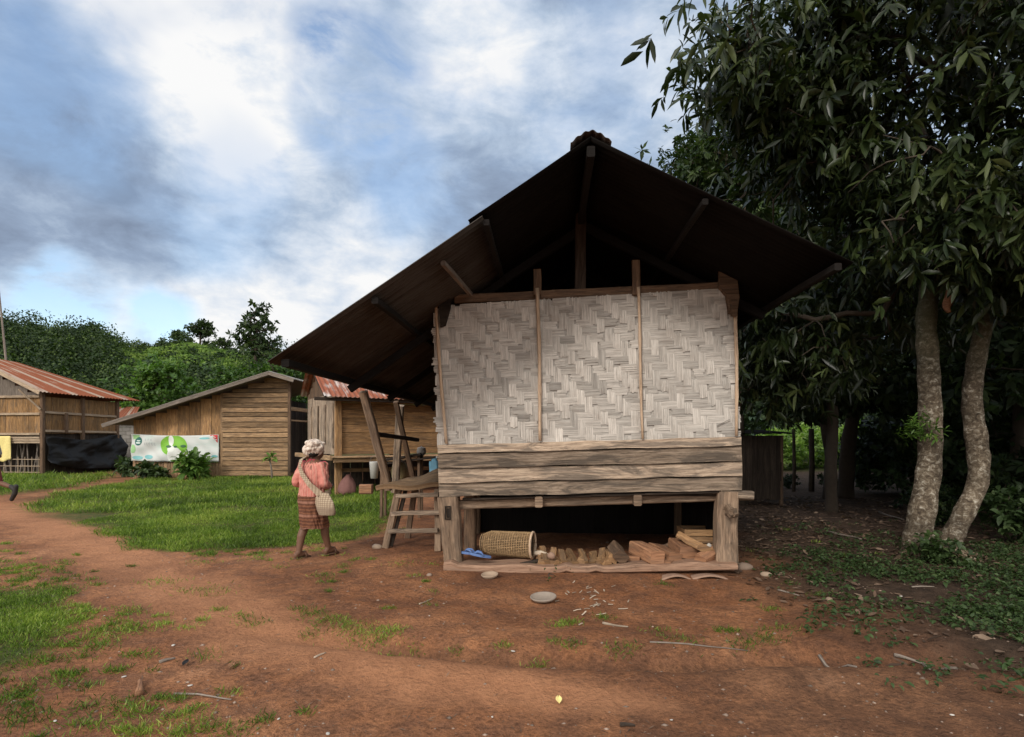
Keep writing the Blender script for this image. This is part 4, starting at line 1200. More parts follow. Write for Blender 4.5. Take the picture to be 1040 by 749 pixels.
# things under and before the stilt house
TAU_ = 2 * math.pi
def sw(x, y, z): return SO + su * x + sv * y + Vector((0, 0, z))
c0 = at(352, 498, 14.4)
mb = MB(); rings = []
for i in range(9):
    f = i / 8; rw = (.17, .21, .215, .205, .19, .165, .135, .08, .04)[i]
    rings.append([(c0.x + .05 * f + rw * (1 + .10 * math.sin(k * 1.7 + i * .4) + .05 * math.sin(k * 3.1)) * math.cos(k * TAU_ / 28), c0.y + rw * .75 * math.sin(k * TAU_ / 28), .02 + .50 * f + .02 * math.sin(k * .9)) for k in range(28)])
mb.ring_loft(rings, [i * .06 for i in range(9)], .3)
tag(mb.build('sack', M['sack_pink'], None, True), 'faded pink sack slumped under the stilt house porch', 'sack')
lump('straw_bundle', at(406, 479, 10.6), .16, .16, .24, 'straw', 'straw bundle leaning behind the trestle', 'bundle', None, 52)
mb = MB(); c0 = at(372, 497, 12.2); mb.beam((c0.x - .13, c0.y, c0.z), (c0.x + .13, c0.y, c0.z), .2, .2, side=(0, 1, 0), segs=3); tag(mb.build('wood_block', M['firewood_red']), 'reddish wood block below the stilt house porch', 'block')
bkt = empty('bucket', at(380, 486, 12.0)); tag(bkt, 'whitish metal bucket hanging by the slanting prop', 'bucket')
mb = MB(); mb.lathe([(.001, 0), (.075, 0), (.10, .34), (.105, .35), (.095, .34), (.07, .012), (.001, .012)], 18, tone=.6); mb.build('bucket_body', M['metal_pale'], bkt, True)
mb = MB(); mb.tube([(-.1, 0, .34), (-.06, 0, .44), (0, 0, .48), (.06, 0, .44), (.1, 0, .34)], .005, 5); mb.build('handle', M['pot_metal'], bkt, True)
# plank shelf on legs
sf = empty('plank_shelf'); tag(sf, 'dark plank shelf on thin legs behind the trestle', 'shelf')
a, b = at(386, 468, 10.4), at(429, 461.5, 10.4)
mb = MB(); mb.beam(a, b, .45, .045, side=(0, 1, 0), segs=6, jit=.006, tone=.25); mb.beam(a + Vector((.05, -.05, -.06)), b + Vector((.25, -.05, -.05)), .4, .03, side=(0, 1, 0), tone=.4); mb.build('shelf_board', M['dark_wood'], sf)
for f in (.08, .95):
    for dy in (-.15, .15):
        p = a + (b - a) * f; mb = MB(); mb.beam((p.x, p.y + dy, 0), (p.x, p.y + dy, p.z), .05, .05, segs=3); mb.build('leg', M['brown_wood'], sf)
pt_ = empty('cooking_pot', at(428, 462.8, 10.4)); tag(pt_, 'round dull metal pot on the plank shelf', 'pot')
mb = MB(); mb.lathe([(.001, 0), (.05, .002), (.08, .035), (.088, .08), (.075, .125), (.082, .14), (.07, .13), (.001, .128)], 20, tone=.6); mb.build('pot_body', M['pot_metal'], pt_, True)
mb = MB(); mb.lathe([(.08, .135), (.05, .15), (.012, .156), (.012, .17), (.001, .172)], 20, tone=.5, cap=(False, True)); mb.build('lid', M['pot_metal'], pt_, True)
jc = empty('jerrycan', at(441, 484, 10.2)); tag(jc, 'light blue plastic canister at the hut corner beside the pot', 'canister')
mb = MB(); mb.beam((0, 0, 0), (0, 0, .27), .17, .11, side=(1, 0, 0), segs=4, cham=.3, tone=.6); mb.beam((0, 0, .27), (0, 0, .33), .10, .08, side=(1, 0, 0), cham=.3, tone=.6); mb.build('canister_body', M['blue_plastic'], jc)
mb = MB(); mb.tube([(.05, 0, .33), (.05, 0, .365)], .02, 10); mb.build('cap', M['white_bit'], jc)
mb = MB(); p = at(405, 417, 9.5); mb.grid(lambda u, v: (p.x + (u - .5) * .05, p.y - .08 + .01 * math.sin(v * 7), p.z + .07 - v * .14), 3, 8, tone=.8, thick=.004); tag(mb.build('rag', M['white_bit']), 'small white rag tied to a prop under the lean-to', 'rag')

# ------------------------------------------------------------------ banner house
BY = 20.6
bx = lambda px, Y=BY: (px - 520) / F * Y
bz = lambda py, Y=BY: CH + (HOR - py) / F * Y
x0, x1, xm, xa = bx(135), bx(295), bx(226), bx(272)
bh = empty('plank_house', (x0, BY, 0)); tag(bh, 'grey plank house with long sloping roof behind the lawn', 'house')
def loc(P): return Vector(P) - Vector((x0, BY, 0))
RL, RA_, RR = (bx(105, 20), bz(431, 20)), (bx(274, 20), bz(377.5, 20)), (bx(299, 20), bz(385, 20))
def roofz(x):
    if x < RA_[0]: return RL[1] + (RA_[1] - RL[1]) * (x - RL[0]) / (RA_[0] - RL[0])
    return RA_[1] + (RR[1] - RA_[1]) * (x - RA_[0]) / (RR[0] - RA_[0])
# right part: horizontal boards up to the roof, left part: upright boards
mb = MB()
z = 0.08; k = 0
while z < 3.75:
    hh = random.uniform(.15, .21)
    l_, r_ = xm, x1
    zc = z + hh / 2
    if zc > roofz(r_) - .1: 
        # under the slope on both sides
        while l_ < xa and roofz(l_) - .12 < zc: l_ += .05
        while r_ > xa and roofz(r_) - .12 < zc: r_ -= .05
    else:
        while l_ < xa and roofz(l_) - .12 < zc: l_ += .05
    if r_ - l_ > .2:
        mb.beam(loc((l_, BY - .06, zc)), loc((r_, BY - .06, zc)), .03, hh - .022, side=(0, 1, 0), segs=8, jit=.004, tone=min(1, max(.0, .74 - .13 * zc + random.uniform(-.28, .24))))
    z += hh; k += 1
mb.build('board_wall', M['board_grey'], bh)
mb = MB(); mb.poly([loc((xm, BY - .03, 0)), loc((x1, BY - .03, 0)), loc((x1, BY - .03, roofz(x1) - .14)), loc((xa, BY - .03, roofz(xa) - .14)), loc((xm, BY - .03, roofz(xm) - .14))], (0, .02, 0), .4); mb.build('backing', M['dark_wood'], bh)  # dark sheet added so the gaps between boards show as shadow lines
mb = MB()
n = 26
for k in range(n):
    xx = x0 + (xm - x0) * (k + .5) / n
    mb.beam(loc((xx, BY, 0)), loc((xx, BY, bz(468))), (xm - x0) / n - .012, .025, side=(1, 0, 0), segs=3, jit=.003, tone=random.uniform(.35, .85))
mb.build('lower_wall', M['board_grey'], bh)
mb = MB()
n = 8
for k in range(n):
    xx = x0 + (xm - x0) * (k + .5) / n
    mb.beam(loc((xx, BY + .03, bz(470))), loc((xx, BY + .03, roofz(xx) - .1)), (xm - x0) / n - .012, .025, side=(1, 0, 0), segs=3, jit=.003, tone=random.uniform(.2, .85))
mb.build('upper_wall', M['board'], bh)
mb = MB(); mb.beam(loc((xm, BY - .04, 0)), loc((xm, BY - .04, roofz(xm) - .12)), .09, .07, side=(1, 0, 0), tone=.4); mb.build('post', M['board_grey'], bh)
mb = MB(); mb.beam(loc((x1 - .02, BY - .05, 0)), loc((x1 - .02, BY - .05, roofz(x1) - .1)), .1, .09, side=(1, 0, 0), tone=.3); mb.build('post', M['brown_wood'], bh)
mb = MB()
slope_roof(mb, loc((RL[0], 26, RL[1])), loc((RL[0], 19.9, RL[1])), loc((RA_[0], 19.9, RA_[1])), loc((RA_[0], 26, RA_[1])), .15, .02)
slope_roof(mb, loc((RR[0], 19.9, RR[1])), loc((RR[0], 26, RR[1])), loc((RA_[0], 26, RA_[1])), loc((RA_[0], 19.9, RA_[1])), .15, .02)
broof = mb.build('roof', M['roof_grey'], bh)
for (p, q) in ((RL, RA_), (RA_, RR)):
    mb = MB(); mb.beam(loc((p[0], 19.93, p[1] - .06)), loc((q[0], 19.93, q[1] - .06)), .04, .14, side=(0, 1, 0), segs=6); mb.build('bargeboard', M['grey_stick'], broof)
# open right side with rails
mb = MB(); boardwall(mb, loc((x1 - .1, 25.5, 0)), loc((x1 - 5.5, 25.5, 0)), 0, 2.6); mb.build('back_wall', M['dark_wood'], bh)
mb = MB(); boardwall(mb, loc((x1 - 1.2, 21, 0)), loc((x1 - 1.2, 25.5, 0)), 0, 3); mb.build('inner_wall', M['dark_wood'], bh)
for yy in (22.6, 24.4):
    mb = MB(); mb.beam(loc((x1, yy, 0)), loc((x1, yy, 3.0)), .1, .1, segs=3); mb.build('post', M['brown_wood'], bh)
for py, th in ((415, .14), (427, .06)):
    mb = MB(); mb.beam(loc((x1 - .05, 20.65, bz(py))), loc((x1 + .02, 25.4, bz(py))), .06, th, segs=3, tone=.6); mb.build('rail', M['board_grey'], bh)
# banner
bn = empty('banner', (x0 + .02, BY - .1, bz(441))); tag(bn, 'white and green cloth banner tied across the plank house wall', 'banner')
BW, BH = bx(224) - x0 - .02, bz(441) - bz(468)
def bsurf(u, v, off=0):
    sag = .05 * math.sin(math.pi * u) * (1 - v)
    y = .018 * math.sin(u * 17 + v * 6) + .02 * math.sin((u * 1.3 + v) * 9) + .012 * math.sin(u * 40 - v * 12)
    return Vector((u * BW, -.02 + y - off, -v * BH - sag - .03 * v * math.sin(u * 2.6) + .03 * (u > 2) - .02 * u))
mc, t = newmat('banner cloth')
c = t.mix(t.maprange(t.noise(t.uv(), 2.2, 5, .6), .45, .7, 0, .55), (.60, .62, .60), (.40, .55, .50))
t.out(t.principled(c, .6, None, 0, .3).outputs[0])
mb = MB(); mb.grid(lambda u, v: bsurf(u, v), 60, 16, 2, 1, thick=.004); mb.build('cloth', mc, bn, True)
def ink(name, col, *ds):
    mm = plain('banner ink ' + name, col, .6, .12)
    for (cu, cv, ru, rv, off, a0, a1, rin) in ds:
        base = MB()
        def fn(r, a):
            an = a0 + (a1 - a0) * a; rr = rin + (1 - rin) * r
            return bsurf(min(.995, max(.005, cu + ru * rr * math.cos(an))), min(.99, max(.01, cv + rv * rr * math.sin(an))), off)
        base.grid(fn, 8, 30, tone=.6, thick=.002)
        base.build(name, mm, bn)
TAU = 2 * math.pi
ink('round_emblem', (.02, .12, .10), (.085, .26, .042, .16, .008, 0, TAU, 0))
ink('emblem_mark', (.55, .66, .62), (.085, .22, .022, .045, .014, 0, math.pi, 0), (.085, .32, .028, .03, .014, 0, TAU, 0))
ink('green_disc', (.20, .46, .05), (.485, .38, .155, .40, .008, 0, TAU, 0))
ink('white_figure', (.74, .76, .72), (.455, .20, .032, .20, .014, 0, TAU, 0), (.50, .78, .085, .34, .015, 0, TAU, 0), (.46, .52, .04, .14, .018, 0, TAU, 0))
ink('dark_band', (.05, .14, .06), (.43, .42, .03, .05, .022, 0, TAU, 0), (.60, .40, .03, .05, .022, 0, TAU, 0), (.51, .42, .022, .04, .022, 0, TAU, 0))
ink('teal_leaf', (.20, .46, .48), (.20, .84, .05, .08, .008, 0, TAU, 0), (.07, .88, .06, .07, .008, 0, TAU, 0), (.60, .84, .02, .06, .008, 0, TAU, 0), (.84, .12, .06, .04, .008, 0, TAU, 0), (.95, .80, .04, .05, .008, 0, TAU, 0))
ink('green_corner', (.30, .54, .24), (.02, .03, .07, .16, .008, 0, math.pi * .5, 0), (.02, .55, .035, .16, .008, 0, TAU, 0))
ink('lettering', (.38, .40, .42), *[(.165 + k * .026, .34, .009, .055, .009, random.uniform(0, 2), random.uniform(4, 6), .55) for k in range(5)], *[(.175 + k * .03, .19, .008, .04, .009, random.uniform(0, 2), random.uniform(4, 6), .5) for k in range(3)])
mr = MB(); pts = [bsurf(.90, .01, .012), bsurf(.992, .01, .012), bsurf(.985, .30, .012), bsurf(.955, .16, .012)]
mr.poly(pts, (0, .003, 0)); mr.build('red_corner', plain('banner red', (.62, .05, .06), .6, .1), bn)
mr = MB(); mr.tube([bsurf(.945, .05, .02), bsurf(.97, .12, .02), bsurf(.955, .16, .02), bsurf(.98, .20, .02)], .018, 5); mr.build('corner_mark', M['white_bit'], bn)

# ------------------------------------------------------------------ rusty roofed house at the far left
fc = Vector((-18.15, 22.0, 0)); ff = Vector((-17.75, 25.6, 0))
fh = empty('rusty_roof_house', fc); tag(fh, 'two level wooden house with a striped rusty roof at the left edge', 'house')
fx = (ff - fc).normalized(); fl = Vector((-fx.y, fx.x, 0))      # along the side wall / leftwards
lc = lambda a, b, z: fx * a + fl * b + Vector((0, 0, z))         # local axes, origin at the near corner
W1 = 5.5
ZM, ZE = 1.62, 3.05
mb = MB(); boardwall(mb, lc(.12, 0, 0), lc(3.6, 0, 0), ZM, ZE, .24, .02, (.3, .65)); mb.build('side_wall', M['ochre_board'], fh)
mb = MB(); boardwall(mb, lc(0, W1, 0), lc(0, .1, 0), ZM, ZE, .24, .02, (.5, .95)); mb.build('end_wall', M['ochre_board'], fh)
for a, b in ((lc(.05, -.04, 2.45), lc(3.6, -.04, 2.40)), (lc(.05, -.05, 1.72), lc(3.6, -.05, 1.70)), (lc(-.05, W1, 2.38), lc(-.05, .05, 2.38)), (lc(-.06, W1, 1.62), lc(-.06, .05, 1.60)), (lc(-.06, W1, 3.05), lc(-.06, .05, 3.05))):
    mb = MB(); mb.beam(a, b, .07, .09, segs=4, tone=.75); mb.build('rail', M['lattice'], fh)
for (a, b, z0, z1) in ((0, 0, 0, 3.2), (1.75, -.05, 1.0, 3.1), (3.55, -.05, 0, 3.1), (0, W1, 0, 3.2), (.95, -.06, 1.65, 2.45)):
    mb = MB(); mb.beam(lc(a, b, z0), lc(a, b, z1), .13, .13, side=fx, segs=4, tone=.4); mb.build('post', M['brown_wood'], fh)
mb = MB(); boardwall(mb, lc(.1, .06, 0), lc(3.6, .06, 0), 0, ZM, .22); boardwall(mb, lc(3.6, .06, 0), lc(3.6, W1, 0), 0, 3.0); mb.build('lower_wall', M['dark_wood'], fh)
# lattice and stored sticks in the lower end bay
mb = MB()
for k in range(16): mb.tube([lc(-.03, .12 + k * .3, 0), lc(-.03, .12 + k * .3, .72)], .016, 5, random.uniform(.4, .9))
for z in (.12, .36, .62): mb.tube([lc(-.05, .05, z), lc(-.05, 4.9, z)], .018, 5, .7)
mb.build('lattice_fence', M['lattice'], fh)
mb = MB()
for k in range(24): 
    b = .15 + k * .19; mb.tube([lc(.12, b, .05), lc(.3 + .1 * random.random(), b + random.uniform(-.1, .5), 1.45)], .025, 5, random.uniform(.3, .9))
mb.build('stored_poles', M['grey_stick'], fh)
mb = MB(); boardwall(mb, lc(1.6, W1, 0), lc(1.6, .2, 0), 0, 1.6); mb.build('rear_boards', M['dark_wood'], fh)
mb = MB()
for k in range(3): mb.beam(lc(-.02 - .02 * k, W1, 1.28 + .09 * k), lc(-.02 - .02 * k, .05, 1.28 + .09 * k), .05, .075, tone=.8)
mb.build('ledge', M['lattice'], fh)
# gable infill
mb = MB(); boardwall(mb, lc(0, W1, 0), lc(0, .1, 0), 3.08, 3.2, .5, .02, (.3, .4), True, lambda f: 3.1 + 1.25 * (1 - abs(f * 2 - 1))); mb.build('gable', M['grey_stick'], fh)
E0, E1 = lc(-.45, -.35, 3.2), lc(4.45, -.45, 3.16)
T0, T1 = lc(-.45, 2.85, 4.70), lc(1.6, 2.85, 4.62)
stripes = lambda u, v: .5 + .42 * math.sin(v * 999) * 0 + (.35 if (int(u * 15) * 7) % 4 == 0 else -.12 + .1 * ((int(u * 31) * 5) % 3))
mb = MB(); slope_roof(mb, E0, E1, T1, T0, .16, .02, .006, stripes, 8)
slope_roof(mb, lc(4.45, 6, 3.16), lc(-.45, 6, 3.2), T0, T1, .16, .02)
slope_roof(mb, E1, lc(4.45, 6, 3.16), T1 + Vector((0, .01, 0)), T1, .16, .02)
froof = mb.build('roof', M['roof_rust'], fh)
mb = MB(); mb.beam(E0 + Vector((0, -.02, -.05)), T0 + Vector((0, -.02, -.05)), .03, .14, segs=4, tone=.9); mb.build('bargeboard', M['lattice'], froof)
mb = MB(); mb.beam(lc(-.1, -.02, 2.55), lc(-.45, .55, 3.3), .06, .06); mb.build('brace', M['lattice'], froof)
# black tarp over the lower side wall
mb = MB()
def tarp(u, v):
    top = 1.50 - .28 * math.sin(math.pi * min(1, u * 1.1)) ** 2 * .6 + .1 * u
    bot = .12 + .18 * (1 - u) ** 2 + (.5 * max(0, .35 - u))
    z = top * (1 - v) + bot * v
    o = .16 + .10 * v + .07 * math.sin(u * 11 + v * 7) + .07 * math.sin(u * 5 - v * 9) + .04 * math.sin(u * 29 - v * 6) + .10 * (float(fbm(u * 9 + v * 3, v * 6, 5, 4)) - .5) * 2
    return fc + lc(.05 + u * 3.75, -o, z)
mb.grid(tarp, 90, 36, tone=.4, thick=.006); tag(mb.build('tarp', M['tarp'], None, True), 'black tarpaulin draped along the lower wall of the rusty house', 'tarpaulin')
mb = MB(); mb.grid(lambda u, v: fc + lc(-.14 - .015 * math.sin(u * 9 + v * 3), 1.72 - u * .5, 1.52 - v * (.95 + .05 * math.sin(u * 5))), 12, 14, tone=.6, thick=.006)
tag(mb.build('yellow_cloth', M['cloth_yellow'], None, True), 'pale yellow cloth hanging before the stored poles', 'cloth')
ant = empty('antenna_pole', (at(8, 371, 24.5).x, 24.5, 0)); tag(ant, 'thin leaning antenna pole rising behind the rusty roof', 'pole')
mb = MB(); tp = at(-1, 296, 24.5) - Vector(ant.location); mb.tube([(0, 0, 0), tp * .5 + Vector((.1, 0, 1)), tp], [.05, .045, .03], 6, .7); mb.build('mast', M['grey_stick'], ant)
mb = MB(); mb.tube([tp, tp + Vector((-.5, .1, .15)), tp + Vector((-1.2, .1, .2))], .02, 5); mb.build('aerial', M['pot_metal'], ant)
# small block walled house in the gap
gh0 = empty('block_house', (bx(113, 30), 30, 0)); tag(gh0, 'grey block walled house with red roof showing between two wooden houses', 'house')
mb = MB()
for r_ in range(12):
    for k in range(4):
        x_ = k * .42 + (.21 if r_ % 2 else 0); mb.beam((x_, 0, r_ * .2 + .1), (x_ + .40, 0, r_ * .2 + .1), .15, .19, side=(0, 1, 0), segs=1, jit=.001, cham=.05, tone=random.uniform(.3, .8))
mb.build('block_wall', M['concrete'], gh0)
mb = MB(); slope_roof(mb, (-1.2, -.6, 2.45), (1.6, -.6, 2.45), (.2, 2.0, 3.2), (-1.8, 2.0, 3.2), .16, .02, .006, stripes); mb.build('roof', M['roof_rust'], gh0)

# ------------------------------------------------------------------ shed right of the hut
shd = empty('plank_shed', at(757, 512, 12.3)); shd.location.z = 0; tag(shd, 'dark upright plank shed wall in the shade right of the hut', 'shed')
q = at(794, 512, 12.3) - at(757, 512, 12.3)
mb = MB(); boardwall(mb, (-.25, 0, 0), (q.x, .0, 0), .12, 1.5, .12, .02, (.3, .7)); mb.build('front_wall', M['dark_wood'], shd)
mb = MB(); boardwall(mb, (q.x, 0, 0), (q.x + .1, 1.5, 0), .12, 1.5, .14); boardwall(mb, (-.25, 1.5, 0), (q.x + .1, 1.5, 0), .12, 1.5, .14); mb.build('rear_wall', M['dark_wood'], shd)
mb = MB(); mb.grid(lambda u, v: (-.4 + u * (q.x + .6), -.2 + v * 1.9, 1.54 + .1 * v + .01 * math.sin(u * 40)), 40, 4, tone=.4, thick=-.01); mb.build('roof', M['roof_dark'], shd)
for (x_, y_) in ((-.22, .03), (q.x, .03), (-.22, 1.46), (q.x + .06, 1.46)):
    mb = MB(); mb.beam((x_, y_, -.03), (x_, y_, 1.5), .07, .07, side=(1, 0, 0)); mb.build('post', M['brown_wood'], shd)

# ------------------------------------------------------------------ trees
def skeleton(trunks, clusters, sag=.06, jit=.06):
    """branch graph: trunk polylines plus, for every leaf cluster, a limb grown from the nearest wood"""
    pos, par, fixed = [], [], []
    for tr_ in trunks:
        for i, p in enumerate(tr_):
            pos.append(np.array(p, float)); par.append(len(pos) - 2 if i else -1); fixed.append(True)
    nfix = len(pos)
    tops = np.array([t_[-1] for t_ in trunks], float)
    dist = np.min(np.linalg.norm(clusters[:, None] - tops[None], axis=2), axis=1)
    order = np.argsort(dist)
    P = np.zeros((nfix + len(clusters) * 2, 3)); P[:nfix] = pos; n = nfix
    pen = np.zeros(len(P))
    ends = []
    allow = np.zeros(len(P), bool)
    for tr_i, tr_ in enumerate(trunks): pass
    k0 = 0
    for tr_ in trunks:
        L = len(tr_); allow[k0 + L // 2:k0 + L] = True; k0 += L
    for ci in order:
        c_ = clusters[ci]
        dd = np.linalg.norm(P[:n] - c_, axis=1) + (P[:n, 2] > c_[2] + .3) * .25
        dd[~allow[:n]] = 1e9
        j = int(np.argmin(dd))
        md = P[j] * .45 + c_ * .55 + rng.normal(size=3) * jit * max(.3, dd[j]); md[2] += sag * dd[j]
        P[n] = md; par.append(j); allow[n] = True; P[n + 1] = c_; par.append(n); allow[n + 1] = True; ends.append(n + 1); n += 2
    cnt = np.zeros(n)
    for e in ends: cnt[e] += 1
    for i in range(n - 1, nfix - 1, -1): cnt[par[i]] += cnt[i]
    return P[:n], par, cnt, nfix, ends

def limbs(name, P, par, cnt, nfix, mat, parent, r0=.007, ex=.44, rmax=.09, n=6):
    mb = MB()
    rad = np.minimum(r0 * np.maximum(cnt, 1) ** ex, rmax)
    kids = {}
    for i in range(nfix, len(P)): kids.setdefault(par[i], []).append(i)
    done = set()
    for i in range(nfix, len(P)):
        if i in done: continue
        ch = [par[i], i]; done.add(i)
        while ch[-1] in kids:
            nx_ = max(kids[ch[-1]], key=lambda q: cnt[q])
            if nx_ in done: break
            ch.append(nx_); done.add(nx_)
        rr = [min(rad[ch[1]], rmax)] + [rad[q] for q in ch[1:]]
        mb.tube([P[q] for q in ch], rr, n, random.uniform(.3, .7), jit=.05)
    return mb.build(name, mat, parent, True)

def ell(n, c_, r_, ns=1.1, th=.36, pw=2.2):
    out = []
    for tries in range(60):
        if len(out) >= n: break
        if tries == 30: th = 0
        v = rand_dirs(n * 2) * (rng.random((n * 2, 1)) ** (1 / pw))
        p = np.array(c_) + v * np.array(r_)
        q = vnoise(p[:, 0] * ns + p[:, 2] * .8 * ns, p[:, 1] * ns - p[:, 2] * .6 * ns, 77)
        out.extend(list(p[q > th]))
    return np.array(out[:n])

def whorls(C_, out, n=9, L=(.13, .25), ratio=.25, droop=.45, spread=.9, sub=3, sr=.25):
    """whorls of leaves at twig ends: returns leaf_mesh arguments"""
    C_ = np.repeat(C_, sub, 0) + rng.normal(size=(len(C_) * sub, 3)) * sr * np.array([1, 1, .7])
    out = np.repeat(out, sub, 0)
    ax = unit(out + rng.normal(size=C_.shape) * .5)
    m_ = len(C_)
    a = rand_dirs(m_); t1 = unit(np.cross(ax, a)); t2 = np.cross(ax, t1)
    ph = (np.arange(n)[None] * 2.4 + rng.random((m_, 1)) * 6.28 + rng.normal(size=(m_, n)) * .7)[..., None]
    rad_ = t1[:, None] * np.cos(ph) + t2[:, None] * np.sin(ph)
    D = unit(rad_ * spread + ax[:, None] * rng.uniform(-.1, 1.1, (m_, n, 1)) + np.array([0, 0, -1.0]) * droop * rng.uniform(.4, 1.5, (m_, n, 1)))
    Pn = C_[:, None] + ax[:, None] * rng.uniform(-.14, .06, (m_, n, 1))
    N_ = unit(ax[:, None] + np.array([0, 0, .8]) + rng.normal(size=(m_, n, 3)) * .3)
    Ls = rng.uniform(L[0], L[1], (m_, n)) * rng.uniform(.65, 1.25, (m_, 1))
    tone = np.clip(rng.normal(.42, .16, (m_, 1)) + rng.normal(0, .12, (m_, n)) + (rng.random((m_, 1)) > .93) * .35, 0, 1)
    f = lambda x: x.reshape(-1, 3)
    return f(Pn), f(D), f(N_), Ls.ravel(), Ls.ravel() * ratio * rng.uniform(.85, 1.2, m_ * n), tone.ravel()

def roof_clear(P):
    """keep twigs out of the hut and its roof"""
    q = P - np.array(HO); x = q @ np.array(hu); y = q @ np.array(hv_); z = P[:, 2]
    zr = np.interp(x, [le.x - .1, lm.x, ap.x, re.x + .2], [le.z, lm.z, ap.z, re.z])
    inside = (x > le.x - .2) & (x < re.x + .22) & (y > DF - .25) & (y < DB + .2) & (z < zr + .28) & ((z > re.z - .8) | (x < rt.x + .25))
    return ~inside

def make_tree(name, label, cat, trunks, trads, ells, mat, group=None, barkm='bark_dark', n=9, L=(.13, .25), ratio=.25, fine=True, sub=3, sr=.25, droop=.45, origin=None, r0=.007, rmax=.09, clear=False, tn=10, pw=2.2, th=.36):
    o3 = np.array(origin if origin is not None else trunks[0][0], float)
    root = empty(name, tuple(o3)); tag(root, label, cat, group)
    for tr_, rr in zip(trunks, trads):
        mb = MB(); pts = [Vector(p) - Vector(o3) for p in tr_]
        # resample smoothly
        fine_pts, fr = [], []
        for i in range(len(pts) - 1):
            for k in range(6):
                f = k / 6
                p0, p1, p2, p3 = pts[max(i - 1, 0)], pts[i], pts[i + 1], pts[min(i + 2, len(pts) - 1)]
                q = .5 * ((2 * p1) + (p2 - p0) * f + (2 * p0 - 5 * p1 + 4 * p2 - p3) * f * f + (3 * p1 - p0 - 3 * p2 + p3) * f ** 3)
                fine_pts.append(q); fr.append(rr[i] + (rr[i + 1] - rr[i]) * f)
        fine_pts.append(pts[-1]); fr.append(rr[-1])
        mb.tube(fine_pts, [r_ * (1 + .05 * math.sin(i * 1.7)) for i, r_ in enumerate(fr)], tn, .5, jit=.035)
        mb.build('trunk', M[barkm], root, True)
    C_ = np.concatenate([ell(k, c_, r_, th=th, pw=pw) for k, c_, r_ in ells])
    if clear: C_ = C_[roof_clear(C_)]
    C_ = C_ - o3
    tl = [[np.array(p, float) - o3 for p in tr_] for tr_ in trunks]
    P, par, cnt, nfix, ends = skeleton(tl, C_)
    limbs('branches', P, par, cnt, nfix, M['bark_dark' if barkm == 'bark_dark' else 'twig'], root, r0=r0, rmax=rmax)
    E = P[ends]; out = unit(E - P[[par[e] for e in ends]])
    a = whorls(E, out, n, L, ratio, droop, .9, sub, sr)
    if clear:
        kp = roof_clear(a[0] + o3) & roof_clear(a[0] + o3 + a[1] * a[3][:, None])
        a = tuple(q[kp] for q in a)
    me = leaf_mesh('crown', a[0], a[1], a[2], a[3], a[4], a[5], mat, fine)
    link('crown', me, root)
    return root

A = lambda px, py, Y: tuple(at(px, py, Y))
t1 = [A(931, 572, 6.95), A(934, 535, 6.97), A(943, 480, 7.0), A(945, 430, 7.0), A(943, 375, 7.0), A(941, 325, 7.05), A(947, 270, 7.1), A(955, 215, 7.2), A(962, 150, 7.3)]
t2 = [A(958, 562, 7.0), A(972, 535, 7.0), A(993, 490, 7.02), A(992, 450, 7.05), A(987, 410, 7.05), A(991, 370, 7.05), A(1001, 320, 7.05), A(1006, 260, 7.05), A(1020, 190, 6.9)]
mango = make_tree('mango_tree', 'large long leaved tree with two pale lichened trunks right of the hut', 'tree', [t1, t2],
                  [[.20, .155, .137, .130, .122, .113, .108, .09, .07], [.135, .118, .114, .122, .109, .104, .095, .08, .07]],
                  [(300, (5.2, 6.9, 5.3), (2.7, 2.2, 2.0)), (130, (5.0, 5.0, 4.4), (1.5, 1.1, 1.0)), (120, (4.2, 8.9, 3.2), (1.5, 1.3, 1.1)), (60, (3.1, 6.3, 6.0), (1.1, .9, .75)),
                   (85, (6.1, 6.0, 3.5), (1.2, 1.1, .75)), (70, (3.9, 7.4, 4.9), (.9, .9, 1.0)), (90, (4.9, 4.6, 6.2), (2.0, 1.3, .9)), (70, (5.3, 8.6, 3.5), (1.5, 1.0, .9)), (120, (5.3, 6.1, 3.55), (1.5, .8, .65)), (110, (3.6, 6.6, 5.6), (1.1, 1.1, 1.1)), (100, (5.2, 7.6, 4.2), (1.9, 1.2, .9)), (70, (5.9, 4.4, 3.6), (1.1, .8, .7)), (60, (4.4, 9.4, 2.7), (1.2, .8, .8)), (130, (5.8, 6.4, 7.3), (2.6, 1.7, 1.1)), (30, (2.5, 5.8, 5.65), (.45, .6, .45)), (90, (3.2, 6.3, 5.7), (.6, .9, .9))],
                  M['mango'], None, 'bark', 7, (.10, .235), .26, True, 5, .30, .6, clear=True, rmax=.045, r0=.0055)
mb = MB()
for (bx_, by_, bz_, r0_, angs) in ((t1[0][0], t1[0][1], .16, .075, (-2.7, -1.5, -.4, 1.2)), (t2[0][0], t2[0][1], .13, .055, (-1.3, -.2, 2.6))):
    for a_ in angs:
        o_ = Vector((bx_, by_, 0)) - Vector(t1[0]); q_ = Vector((math.cos(a_), math.sin(a_), 0))
        mb.tube([o_ + q_ * .06 + Vector((0, 0, bz_)), o_ + q_ * .20 + Vector((0, 0, .05)), o_ + q_ * .42 + Vector((.03, 0, .0)), o_ + q_ * .62 + Vector((.05, 0, -.05))], [r0_, r0_ * .75, r0_ * .5, r0_ * .3], 8, .4, jit=.06)
mb.build('roots', M['bark'], mango, True)
# the broken diagonal limb that shows through the leaves
mb = MB(); o3 = Vector(t1[0]); mb.tube([Vector(A(948, 262, 7.1)) - o3, Vector(A(905, 240, 7.6)) - o3, Vector(A(868, 212, 7.9)) - o3, Vector(A(838, 182, 8.1)) - o3, Vector(A(805, 150, 8.3)) - o3], [.075, .075, .065, .055, .03], 9, .75, jit=.06)
mb.build('broken_limb', M['twig'], mango, True)

